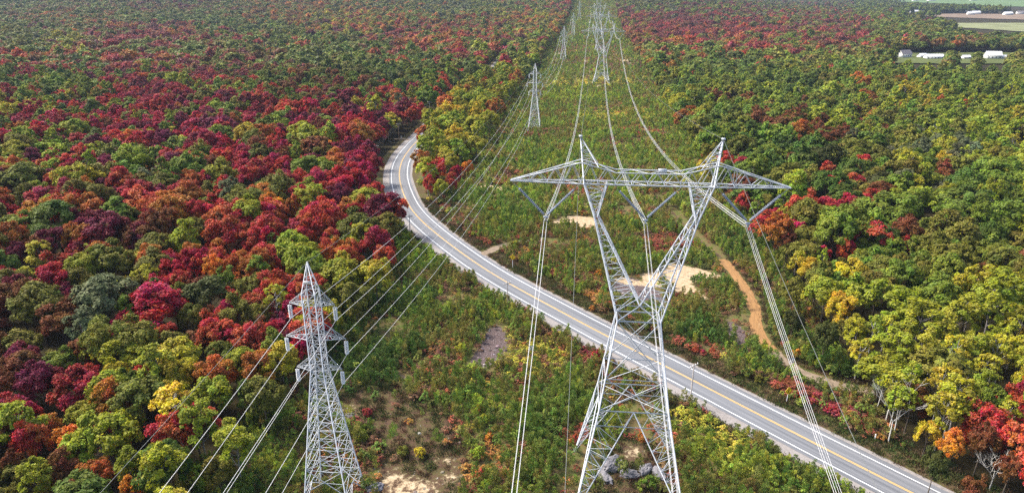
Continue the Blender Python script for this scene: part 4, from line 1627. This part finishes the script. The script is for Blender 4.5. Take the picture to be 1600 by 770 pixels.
RO = road_off(FX, FY)
FL, FK, FS = [], [], []
for i in range(len(FX)):
    l_ = letter_at(TU[i], TV[i])
    if TU[i] < 640 and 150 < TV[i] < 420 and l_ in 'gGkl' and rnd.random() < .33:
        l_ = rnd.choice('CcrooRc')
    if 180 < FY[i] < 640 and FX[i] > -70 and FX[i] < XL(-55, FY[i]) and RO[i] < 0:
        l_ = rnd.choice('yylllyYryylo')
    if 1330 < TU[i] < 1600 and TV[i] < 34 and rnd.random() < .7:
        l_ = rnd.choice('ppGg')
    k_ = KW[rnd.choice(KIND_OF[l_])]
    if FY[i] < 140 and FX[i] > XL(54, FY[i]) and rnd.random() < .2 and l_ in 'lyk':
        k_ = 'birch'
    FL.append(l_); FK.append(k_)
    FS.append(FSP[i] / 6.6 * rnd.uniform(.62, 1.08) ** 1.0 if FSP[i] > 6.5 else rnd.choice((rnd.uniform(.5, .8), rnd.uniform(.7, 1.12))))
FS = np.array(FS)
FS = np.where(FSP > 7, np.clip(FS * rng.uniform(.8, 1.2, len(FS)), .7, 1.9), FS)

# birches standing clear at the forest edge (photo: white trunks by the road)
for (u, vb, s, c_) in ((1396, 684, .9, 'l'), (1459, 707, 1.0, 'y'), (1470, 700, 1.05, 'y'), (1478, 690, 1.0, 'y'), (1335, 593, .75, 'y'), (1230, 384, .9, 'y'), (1540, 612, .9, 'y'), (1404, 655, .8, 'l')):
    x, y = at(u, vb)
    cand.append(dict(x=x, y=y, kind='birch', s=s, c=c_, hand=True))

# pick the individuals: hand-placed ones and the largest of each kind
pool = []
for c_ in cand:
    z0 = tz(c_['x'], c_['y'])
    u, v, d = proj(c_['x'], c_['y'], z0 + 9 * c_['s'])
    pool.append((1e6 + RAD[c_['kind']] * c_['s'] / d, c_['x'], c_['y'], c_['kind'], c_['s'], c_['c'], u, v))
near_i = [i for i in range(len(FX)) if FY[i] < 340]
for i in near_i:
    u, v, d = proj(FX[i], FY[i], FZ[i] + 9 * FS[i])
    inside = -60 < u < 1660 and v < 850
    pool.append(((RAD[FK[i]] * FS[i] / d) if inside else -1, float(FX[i]), float(FY[i]), FK[i], float(FS[i]), FL[i], u, v))
pool.sort(key=lambda t: -t[0])
LIMIT = {'maple': 290, 'broad': 200, 'poplar': 90, 'birch': 40, 'spruce': 20}
used = {k: 0 for k in LIMIT}
indiv, rest = [], []
for t in pool:
    if t[0] > 0 and used[t[3]] < LIMIT[t[3]]:
        used[t[3]] += 1
        indiv.append(t)
    else:
        rest.append(t)

MARKS = [(487, 430, "the slim pylon's tip"), (520, 640, "the slim pylon's legs"), (620, 300, 'the outer road bend'), (680, 190, 'the far road end'),
         (655, 260, 'the inner road bend'), (253, 306, 'the bleached leafless tree'), (440, 285, 'the two bare trees'), (835, 150, 'the second slim pylon'),
         (240, 475, 'the widest deep crimson crown'), (115, 690, 'the golden tree at lower left'), (0, 770, 'the lower left photo corner'), (0, 560, 'the left photo edge'), (0, 330, 'the upper left photo edge'), (330, 770, 'the wires at bottom edge'),
         (1388, 660, 'the crooked roadside birch'), (1228, 290, 'the crossarm tip'), (1290, 325, 'the bright red maple pair'), (1490, 255, 'the golden yellow tree row'),
         (1160, 265, 'the maple behind the crossarm'), (1330, 424, 'the big golden maple'), (1600, 770, 'the lower right photo corner'), (1600, 450, 'the right photo edge'), (1412, 87, 'the grey-roofed house'), (1210, 540, 'the dirt track end'), (1020, 120, 'the second V-necked pylon'), (1150, 120, 'the forest beyond the crossarm')]
ORD = ['nearest', 'second nearest', 'third nearest', 'fourth nearest', 'fifth nearest', 'sixth nearest', 'seventh nearest', 'eighth nearest', 'ninth nearest', 'tenth nearest', 'eleventh nearest', 'twelfth nearest', 'thirteenth nearest', 'fourteenth nearest']
NOUN = {'maple': 'maple', 'broad': 'round tree', 'poplar': 'narrow tree', 'birch': 'birch', 'spruce': 'conifer'}


def side_of(du, dv):
    if abs(du) > abs(dv) * 1.2:
        return 'left of' if du < 0 else 'right of'
    return 'above' if dv < 0 else 'below'


groups = {}
for n_, t in enumerate(indiv):
    u, v = t[6], t[7]
    best = min(MARKS, key=lambda m_: math.hypot(u - m_[0], (v - m_[1]) * 1.3))
    sd = side_of(u - best[0], v - best[1])
    groups.setdefault((t[3], t[5], best[2], sd), []).append((math.hypot(u - best[0], v - best[1]), n_))
labels = {}
for (kd, c_, mk, sd), lst in groups.items():
    lst.sort()
    for r_, (_, n_) in enumerate(lst):
        o_ = ORD[r_] if r_ < len(ORD) else 'one of the farther'
        sd2 = sd
        if 'corner' in mk or 'edge' in mk:
            sd2 = 'to'
        labels[n_] = ('%s %s, %s %s %s' % (CNAME[c_], NOUN[kd], (o_ + ' of its colour') if len(lst) > 1 else 'standing', sd2 if len(lst) > 1 or sd2 != 'to' else 'near', mk))
TNAME = {'maple': 'maple_tree', 'broad': 'broadleaf_tree', 'poplar': 'poplar_tree', 'birch': 'birch_tree', 'spruce': 'spruce_tree'}
TGROUP = {'maple': 'maples of the autumn forest', 'broad': 'round broadleaf trees of the forest', 'poplar': 'narrow poplars of the forest', 'birch': 'pale-trunked birches at the forest edge', 'spruce': 'conifers in the forest'}
for n_, t in enumerate(indiv):
    _, x, y, kd, s, c_, u, v = t
    cm, tm = NEAR[kd][rnd.randrange(len(NEAR[kd]))]
    root = empty(TNAME[kd], (x, y, tz(x, y)), rnd.uniform(0, 6.28))
    hs2 = s * .6 + .4 if t[0] > 1e5 else s ** .7
    root.scale = (s, s * rnd.uniform(.86, 1.12), hs2 * rnd.uniform(.90, 1.14))
    set_props(root, labels[n_], 'tree', TGROUP[kd])
    co = link('crown', cm, root); co.color = (*jitter_col(PAL[c_], .13), 1)
    link('trunk', tm, root)

# bare trees
for (u, vb, h, sd_, lab, mt_) in ((253, 330, 8.5, 3, 'bleached leafless tree with white forked branches in the red forest', 'palebark'),
                                  (426, 285, 9, 5, 'bare whitish tree behind the orange maple, left one of a pair', 'palebark'),
                                  (440, 312, 8.5, 7, 'bare whitish tree with spread fork, right one of a pair', 'palebark'),
                                  (583, 185, 10, 9, 'grey leafless round tree above the crimson maples near the poles', 'greybark'),
                                  (190, 760, 8, 12, 'grey leafless twiggy tree beside the orange tree at the bottom edge', 'greybark'),
                                  (1460, 345, 9, 15, 'white-branched leafless tree among dark green trees at right', 'palebark'),
                                  (1176, 262, 8, 16, 'thin pale leafless tree beside the red maple at the clearing edge', 'greybark'),
                                  (1545, 355, 8, 21, 'pale forked leafless tree under a lime tree near the right edge', 'palebark'),
                                  (1388, 690, 13, 41, 'crooked white birch with bare forked limbs beside the road', 'palebark'),
                                  (1545, 765, 7, 17, 'short pale bare stem at the lower right roadside forest edge', 'palebark')):
    x, y = at(u, vb)
    o = bare_tree(sd_, h, .07 + h * .006, 4 if h > 12 else 5).build('bare_tree', M[mt_])
    o.location = (x, y, tz(x, y)); o.rotation_euler.z = sd_
    set_props(o, lab, 'tree', 'leafless trees')

# the rest: near, middle and far distance, one object each
near_coll = make_coll('near_tree', [stuff_proto('maple', 110 + i, 2600, .8) for i in range(3)] + [stuff_proto('broad', 120 + i, 2600, .8) for i in range(3)]
                      + [stuff_proto('poplar', 130 + i, 2000, .7) for i in range(3)] + [stuff_proto('birch', 140, 1000, .7)] + [stuff_proto('spruce', 145, 1500, .9)])
far_coll = make_coll('far_tree', [stuff_proto('maple', 150 + i, 420, 1.9, False) for i in range(3)] + [stuff_proto('broad', 160 + i, 420, 1.9, False) for i in range(3)]
                     + [stuff_proto('poplar', 170 + i, 320, 1.7, False) for i in range(3)] + [stuff_proto('birch', 180, 240, 1.5, False)] + [stuff_proto('spruce', 185, 300, 1.6, False)])
KI = {'maple': (0, 3), 'broad': (3, 3), 'poplar': (6, 3), 'birch': (9, 1), 'spruce': (10, 1)}


def emit(name, coll, recs, label):
    n = len(recs)
    pts = np.array([(r_[0], r_[1], tz(r_[0], r_[1])) for r_ in recs])
    idx = [KI[r_[2]][0] + rnd.randrange(KI[r_[2]][1]) for r_ in recs]
    scl = np.array([(r_[3] * rnd.uniform(.88, 1.1), r_[3] * rnd.uniform(.88, 1.1), r_[3] ** .7 * rnd.uniform(.80, 1.24)) for r_ in recs])
    col = np.array([jitter_col(PAL[r_[4]], .18) for r_ in recs])
    # crown colours are muted towards one olive-brown with distance
    fade = np.array([min(.30, max(0.0, (r_[1] - 350) / 1500)) * rnd.uniform(.5, 1.5) for r_ in recs])[:, None]
    col = col * (1 - fade) + np.array([[.155, .140, .045]]) * fade
    return scatter(name, coll, pts, idx, scl, rng.uniform(0, 6.28, n), col, label, 'forest')


rec_mid = [(t[1], t[2], t[3], t[4], t[5]) for t in rest] + [(float(FX[i]), float(FY[i]), FK[i], float(FS[i]), FL[i]) for i in range(len(FX)) if 340 <= FY[i] < 640]
rec_far = [(float(FX[i]), float(FY[i]), FK[i], float(FS[i]), FL[i]) for i in range(len(FX)) if FY[i] >= 640]
emit('forest', near_coll, rec_mid, 'autumn forest of mixed red, green and yellow crowns beyond the nearest trees')
emit('forest', far_coll, rec_far, 'hazy multicoloured forest stretching to the top of the photo')

# ------------------------------------------------------------------ brush of the clearing
br_near = make_coll('brush_near', [mesh_np('clump', *crown('sapling', 200 + i, 480, .24)[:2], M['leafi'], cols=crown('sapling', 200 + i, 480, .24)[2]) for i in range(4)]
                    + [mesh_np('clump', *crown('shrub', 210 + i, 560, .24)[:2], M['leafi'], cols=crown('shrub', 210 + i, 560, .24)[2]) for i in range(3)])
br_far = make_coll('brush_far', [mesh_np('clump', *crown('sapling', 220 + i, 120, .5)[:2], M['leafi'], cols=crown('sapling', 220 + i, 120, .5)[2]) for i in range(3)]
                   + [mesh_np('clump', *crown('shrub', 230 + i, 130, .5)[:2], M['leafi'], cols=crown('shrub', 230 + i, 130, .5)[2]) for i in range(3)])

# tinted patches seen in the photo: (u, v, radius m, letter, strength)
PATCH = [(1050, 385, 9, 'r', .8), (1020, 370, 7, 'b', .7), (985, 345, 6, 'o', .5), (865, 235, 10, 'k', .5), (1000, 205, 16, 'r', .6), (975, 225, 14, 'b', .6), (940, 170, 18, 'b', .4),
         (845, 210, 9, 'r', .5), (890, 300, 8, 'r', .5), (760, 360, 6, 'k', .4), (700, 330, 7, 'b', .7), (720, 350, 6, 'b', .7), (680, 300, 6, 'b', .6), (745, 375, 6, 'r', .5),
         (1090, 560, 4, 'r', .7), (1070, 545, 3, 'r', .8), (1105, 548, 4, 'r', .8), (870, 425, 4, 'r', .7), (900, 440, 5, 'b', .6), (930, 468, 4, 'o', .6), (845, 412, 4, 'b', .6),
         (1240, 610, 4, 'r', .9), (1265, 620, 3, 'c', .9), (1310, 645, 3, 'c', .9), (1200, 600, 4, 'b', .6), (900, 682, 3, 'r', .8), (1000, 680, 3, 'r', .7), (840, 505, 4, 'b', .7), (880, 515, 4, 'y', .5),
         (930, 555, 3, 'c', .8), (1075, 660, 5, 'y', .7), (1120, 690, 6, 'y', .6), (1150, 720, 6, 'l', .5), (1110, 640, 4, 'r', .4), (750, 740, 3, 'o', .8), (765, 715, 3, 'o', .8), (835, 560, 8, 'y', .5),
         (700, 520, 8, 'k', .5), (640, 500, 9, 'g', .8), (590, 540, 12, 'G', .7), (620, 470, 10, 'G', .6), (850, 700, 8, 'g', .7), (870, 640, 8, 'g', .8), (560, 590, 10, 'G', .7),
         (930, 130, 40, 'y', .55), (960, 180, 30, 'y', .6), (880, 135, 30, 'y', .5), (900, 155, 25, 'l', .6), (960, 100, 60, 'b', .6), (920, 75, 80, 'b', .5), (1090, 530, 8, 'G', .6), (1140, 395, 8, 'g', .6),
         (1180, 380, 10, 'G', .6), (1060, 500, 8, 'k', .4), (1320, 590, 8, 'G', .5), (1300, 640, 6, 'd', .5), (1100, 430, 8, 'd', .4), (1230, 530, 6, 'G', .7), (800, 330, 14, 'g', .6), (740, 310, 12, 'g', .6)]
BPAL = {'r': (.24, .060, .032), 'R': (.30, .04, .03), 'c': (.22, .025, .035), 'C': (.22, .02, .035), 'b': (.16, .075, .04), 'o': (.32, .14, .03), 'y': (.34, .29, .03), 'g': (.140, .185, .028),
        'G': (.088, .132, .024), 'k': (.185, .170, .036), 'l': (.235, .265, .030), 'd': (.10, .11, .03)}
PW = [(*at(u, v), r_, l_, st) for u, v, r_, l_, st in PATCH]


def brush_field(y0, y1, sp, margin=3):
    X, Y = np.meshgrid(np.arange(-75, 190 + .12 * y1, sp), np.arange(y0, y1, sp))
    X = X.ravel() + rng.uniform(-.5, .5, X.size) * sp; Y = Y.ravel() + rng.uniform(-.5, .5, Y.size) * sp
    ok = (X > XL(-66, Y)) & (X < XL(60, Y)) & (np.abs(X) < .86 * Y + 25)
    X, Y = X[ok], Y[ok]
    ro_ = road_off(X, Y)
    verge_ = 8.6 + 2.0 * np.sin(X * .37) * np.sin(Y * .31)
    hi_side = ro_ > 0
    keep = np.where(hi_side, np.abs(ro_) > verge_, np.abs(ro_) > verge_ + 1.3)
    for p in SAND + ROCKY:
        if p[0][1] < y1 + 30 and p[0][1] > y0 - 30:
            keep &= poly_dist(X, Y, p) > rng.normal(.6, .8, len(X))
    for p in TAN + BARE:
        pdn = poly_dist(X, Y, p)
        keep &= (pdn > rng.normal(.0, 1.0, len(X))) | (rng.random(len(X)) < .05)
    keep &= dist_path(X, Y, track)[0] > 2.7
    keep &= dist_path(X, Y, spur)[0] > 2.6
    for sx, sy in (at(801, 419), at(1229, 629)):
        keep &= ~((np.abs(X - sx) < 1.6) & (Y - sy < 1.5) & (Y - sy > -5))
    # thin spots
    g_ = np.sin(X * .21 + 2) * np.sin(Y * .17 + 1) + np.sin(X * .083 - Y * .061)
    keep &= ~((g_ > 1.15) & (rng.random(len(X)) < .7))
    return X[keep], Y[keep]


def brush_color(x, y):
    for px, py, r_, l_, st in PW:
        d = math.hypot(x - px, y - py)
        if d < r_ * rnd.uniform(.7, 1.25) and rnd.random() < st:
            return l_
    n = mnoise.noise(Vector((x * .07, y * .05, 3.3))) + .5 * mnoise.noise(Vector((x * .25, y * .2, 9)))
    q = rnd.random()
    if n > .12:
        return 'b' if q < .34 else ('r' if q < .43 else ('k' if q < .82 else ('o' if q < .9 else 'g')))
    if n < -.2:
        return 'l' if q < .4 else ('g' if q < .82 else 'G')
    return 'g' if q < .50 else ('k' if q < .76 else ('l' if q < .90 else ('b' if q < .96 else 'y')))


def brush_emit(name, coll, X, Y, smin, smax, label, ns, nh):
    n = len(X)
    Z = terrain(X, Y)
    idx, scl, col = [], [], []
    for x, y in zip(X, Y):
        l_ = brush_color(x, y)
        big = rnd.uniform(smin, smax) * (1.0 + .5 * mnoise.noise(Vector((x * .12, y * .12, 0))))
        tall = l_ in 'glGk'
        idx.append(rnd.randrange(ns) if tall and rnd.random() < .75 else ns + rnd.randrange(nh))
        scl.append((big, big, big * (rnd.uniform(.9, 1.6) if tall else rnd.uniform(.5, .9))))
        c_ = tuple(v * (1.62 if y < 240 else 1.7) + .008 for v in BPAL[l_])
        col.append(jitter_col(c_, .2))
    scatter(name, coll, np.stack([X, Y, Z], 1), idx, np.array(scl), rng.uniform(0, 6.28, n), np.array(col), label, 'brush')


X, Y = brush_field(70, 240, 1.0)
brush_emit('undergrowth', br_near, X, Y, .48, 1.0, 'thick green, olive and rust undergrowth filling the clearing near the road', 4, 3)
X, Y = brush_field(240, 620, 1.7)
brush_emit('undergrowth', br_far, X, Y, .6, 1.2, 'undergrowth of the clearing beyond the crossarm of the huge pylon', 3, 3)
X, Y = brush_field(620, 2300, 3.6)
brush_emit('undergrowth', br_far, X, Y, .9, 1.7, 'distant hazy undergrowth of the clearing up to the top', 3, 3)

# low grass and weeds on the verges and on the dry ground
gmesh = []
for sd_ in range(4):
    r_ = np.random.default_rng(300 + sd_)
    n_ = 70
    P_ = np.stack([r_.normal(0, .45, n_), r_.normal(0, .45, n_), np.zeros(n_)], 1)
    Dn = np.stack([r_.normal(0, .45, n_), r_.normal(0, .45, n_), np.ones(n_)], 1); Dn /= np.linalg.norm(Dn, axis=1, keepdims=True)
    L_ = r_.uniform(.2, .55, n_)
    V_, F_ = leaf_quads(P_, Dn, L_, L_ * .3, r_)
    C_ = np.repeat(np.stack([r_.uniform(.7, 1.3, n_), .5 + r_.normal(0, .012, n_), r_.uniform(.8, 1, n_)], 1), 4, axis=0)
    gmesh.append(mesh_np('grass', V_, F_, M['leafi'], cols=C_))
gcoll = make_coll('grass_tuft', gmesh)
X, Y = np.meshgrid(np.arange(-80, 110, 1.15), np.arange(70, 260, 1.15))
X = X.ravel() + rng.uniform(-.55, .55, X.size); Y = Y.ravel() + rng.uniform(-.55, .55, Y.size)
ro_ = road_off(X, Y)
nearroad = ((ro_ > 7.2) & (ro_ < 13)) | ((ro_ < -6.2) & (ro_ > -12.5))
inb = np.zeros(len(X), bool)
for p in BARE:
    inb |= poly_dist(X, Y, p) < 1
edge_r = (X > XL(44, Y)) & (X < XL(62, Y)) & (Y < 260)
keep = (nearroad | (inb & (rng.random(len(X)) < .55)) | edge_r) & (dist_path(X, Y, track)[0] > 2.0) & (np.abs(ro_) > 6.2) & (dist_path(X, Y, spur)[0] > 2.2)
for p in SAND + TAN + ROCKY:
    keep &= poly_dist(X, Y, p) > .2
X, Y = X[keep], Y[keep]
gc = [(.10, .11, .030), (.14, .095, .045), (.17, .12, .06), (.07, .10, .022), (.13, .06, .035)]
col = np.array([jitter_col(gc[rnd.choice((0, 0, 1, 2, 3, 3, 4))], .2) for _ in range(len(X))])
s_ = rng.uniform(.7, 1.5, len(X))
scatter('grass', gcoll, np.stack([X, Y, terrain(X, Y)], 1), rng.integers(0, 4, len(X)), np.stack([s_, s_, s_], 1), rng.uniform(0, 6.28, len(X)), col, 'short brown-green grass on the road verges and dry ground', 'grass')

# ------------------------------------------------------------------ loose stones on the bare spots
import bmesh
stn = []
for k in range(4):
    bm = bmesh.new(); bmesh.ops.create_icosphere(bm, subdivisions=2, radius=.22)
    for vv in bm.verts:
        vv.co *= 1 + .5 * mnoise.noise(vv.co * 6 + Vector((k * 5, 0, 0)))
        vv.co.z *= .6
    me = bpy.data.meshes.new('stone'); bm.to_mesh(me); bm.free(); me.materials.append(M['leafs'])
    ca2 = me.color_attributes.new('lv', 'FLOAT_COLOR', 'POINT')
    ca2.data.foreach_set('color', np.tile([1.0, .5, 1.0, 1.0], len(me.vertices)).astype(np.float32))
    stn.append(me)
scoll = make_coll('loose_stone', stn)
SX, SY, SS, SC = [], [], [], []
for grp, dens, cc in ((ROCKY, 1.1, [(.30, .26, .26), (.16, .12, .12), (.55, .53, .52), (.10, .08, .08)]), (TAN, .35, [(.45, .40, .34), (.3, .25, .2)]), (SAND[:3], .05, [(.45, .38, .3)]), (BARE, .05, [(.3, .25, .22), (.12, .09, .07), (.5, .46, .42)])):
    for p in grp:
        x0, x1 = min(q[0] for q in p), max(q[0] for q in p); y0, y1 = min(q[1] for q in p), max(q[1] for q in p)
        n_ = int((x1 - x0) * (y1 - y0) * dens)
        xx = rng.uniform(x0 - 1, x1 + 1, n_); yy = rng.uniform(y0 - 1, y1 + 1, n_)
        ok = poly_dist(xx, yy, p) < rng.normal(0, .7, n_)
        for a_, b_ in zip(xx[ok], yy[ok]):
            SX.append(a_); SY.append(b_); SS.append(rnd.uniform(.4, 1.0) ** 2 * rnd.choice((1, 1, 2.2))); SC.append(jitter_col(rnd.choice(cc), .2))
SX, SY, SS = np.array(SX), np.array(SY), np.array(SS)
scatter('rubble', scoll, np.stack([SX, SY, terrain(SX, SY)], 1), rng.integers(0, 4, len(SX)), np.stack([SS, SS, SS], 1), rng.uniform(0, 6.28, len(SX)), np.array(SC), 'loose grey and whitish stones on the bare gravelly spots', 'rubble')

# ------------------------------------------------------------------ single shrubs of the clearing
shr = []
for sd_ in range(4):
    V, Fc, C = crown('shrub', 400 + sd_, 1100, .26)[:3]
    shr.append(mesh_np('shrub', V, Fc, M['leaf'], cols=C))
SH = [(657, 707, 26, 'Y', 'small golden shrub alone on the brown clearing'), (747, 707, 34, 'l', 'lime-green shrub right of the brown clearing'), (765, 683, 24, 'O', 'orange shrub above the lime-green one'),
      (563, 680, 36, 'l', 'tall yellow-green shrub touching the slim pylon'), (630, 705, 26, 'k', 'olive shrub left of the small golden shrub'), (575, 645, 22, 'c', 'dark red bush on the brown clearing near the slim pylon'),
      (713, 612, 10, 'R', 'tiny bright red shrub in the green brush'), (726, 612, 24, 'k', 'olive shrub beside the tiny bright red shrub'), (748, 638, 20, 'r', 'rusty shrub below the gravelly bare spot'), (756, 655, 26, 'l', 'lime shrub below the rusty one'),
      (752, 740, 30, 'r', 'red and orange shrub clump near the bottom edge'), (931, 555, 22, 'C', 'deep red shrub on the verge left of the huge pylon'), (1246, 619, 16, 'R', 'bright red bush behind the yellow diamond sign'),
      (1271, 626, 16, 'o', 'orange bush right of the yellow diamond sign'), (1300, 641, 22, 'C', 'scarlet bush nearest the road, below the dirt track end'), (1086, 547, 16, 'r', 'red bush at the roadside, left of three by the pylon waist'),
      (1098, 550, 14, 'c', 'red bush at the roadside, middle of three by the pylon waist'), (1112, 548, 14, 'r', 'red bush at the roadside, right of three by the pylon waist'), (735, 358, 14, 'R', 'small bright red shrub above the inner roadside'),
      (768, 330, 18, 'o', 'orange-yellow shrub among green brush left of the crossarm'), (935, 428, 16, 'O', 'orange shrub left of the pylon arm'), (1002, 683, 22, 'o', 'orange-red bush in the middle between the pylon legs'),
      (899, 683, 18, 'r', 'rusty red bush left of the huge pylon leg'), (890, 690, 14, 'O', 'small orange bush beside the rusty red bush'), (1079, 655, 22, 'y', 'yellow-green shrub right of the pylon leg'), (1086, 640, 10, 'C', 'tiny crimson shrub at the gravel edge under the pole'),
      (1245, 553, 22, 'O', 'orange bush on the far side of the dirt track'), (1225, 745, 24, 'y', 'yellow-green sapling in the lower brush near the bottom'), (1172, 395, 20, 'G', 'dark green shrub above the orange dirt track'), (925, 482, 14, 'o', 'orange shrub on the verge under the pylon waist'),
      (1130, 740, 26, 'l', 'bright lime shrub in the lower brush right of the pylon'), (1010, 755, 40, 'g', 'wide green shrub under the boulders'), (823, 745, 26, 'g', 'green shrub at the bottom edge, left conductor crossing it'), (848, 413, 14, 'c', 'dark red shrub beyond the road, left conductor crossing it'),
      (1185, 592, 20, 'k', 'olive shrub on the slope between road and dirt track'), (1160, 575, 18, 'r', 'rust shrub on the far verge below the gravel patch'), (1125, 460, 20, 'k', 'low olive shrub on the sandy patch edge'), (803, 385, 20, 'y', 'yellow shrub behind the diamond sign at the gravel junction'),
      (782, 575, 22, 'y', 'yellow shrub just right of the gravelly bare spot'), (720, 545, 24, 'y', 'yellow shrub just left of the gravelly bare spot')]
for u, v, w, c_, lab in SH:
    x, y = at(u, v + w * .25)
    d = proj(x, y, tz(x, y) + 1)[2]
    s = w * d / F / 3.1
    me = shr[rnd.randrange(4)]
    o = link('shrub', me); o.location = (x, y, tz(x, y) - .1); o.scale = (s, s, s * 1.05); o.rotation_euler.z = rnd.uniform(0, 6.28)
    o.color = (*jitter_col(PAL[c_], .08), 1)
    set_props(o, lab, 'shrub', 'single coloured shrubs of the clearing')

# ------------------------------------------------------------------ haze
if True:
    mh = bpy.data.materials.new('haze'); mh.use_nodes = True
    nh = mh.node_tree
    nh.nodes.remove(nh.nodes['Principled BSDF'])
    pv = nh.nodes.new('ShaderNodeVolumePrincipled')
    pv.inputs['Color'].default_value = (.60, .74, 1.0, 1)
    pv.inputs['Density'].default_value = .000058
    pv.inputs['Anisotropy'].default_value = 0.0
    nh.links.new(pv.outputs[0], nh.nodes['Material Output'].inputs['Volume'])
    mb = MB()
    zt = float(GZ.max()); zt = max(CAMH, zt + 22) + 3
    zb = float(GZ.min()) - 1
    mb.box((0, (gy[0] + gy[-1]) / 2, (zt + zb) / 2), (gx[-1] - gx[0] + 40, gy[-1] - gy[0] + 40, zt - zb))
    o = mb.build('haze', mh)
    set_props(o, 'thin blue haze over the far forest', 'haze', None, 'stuff')
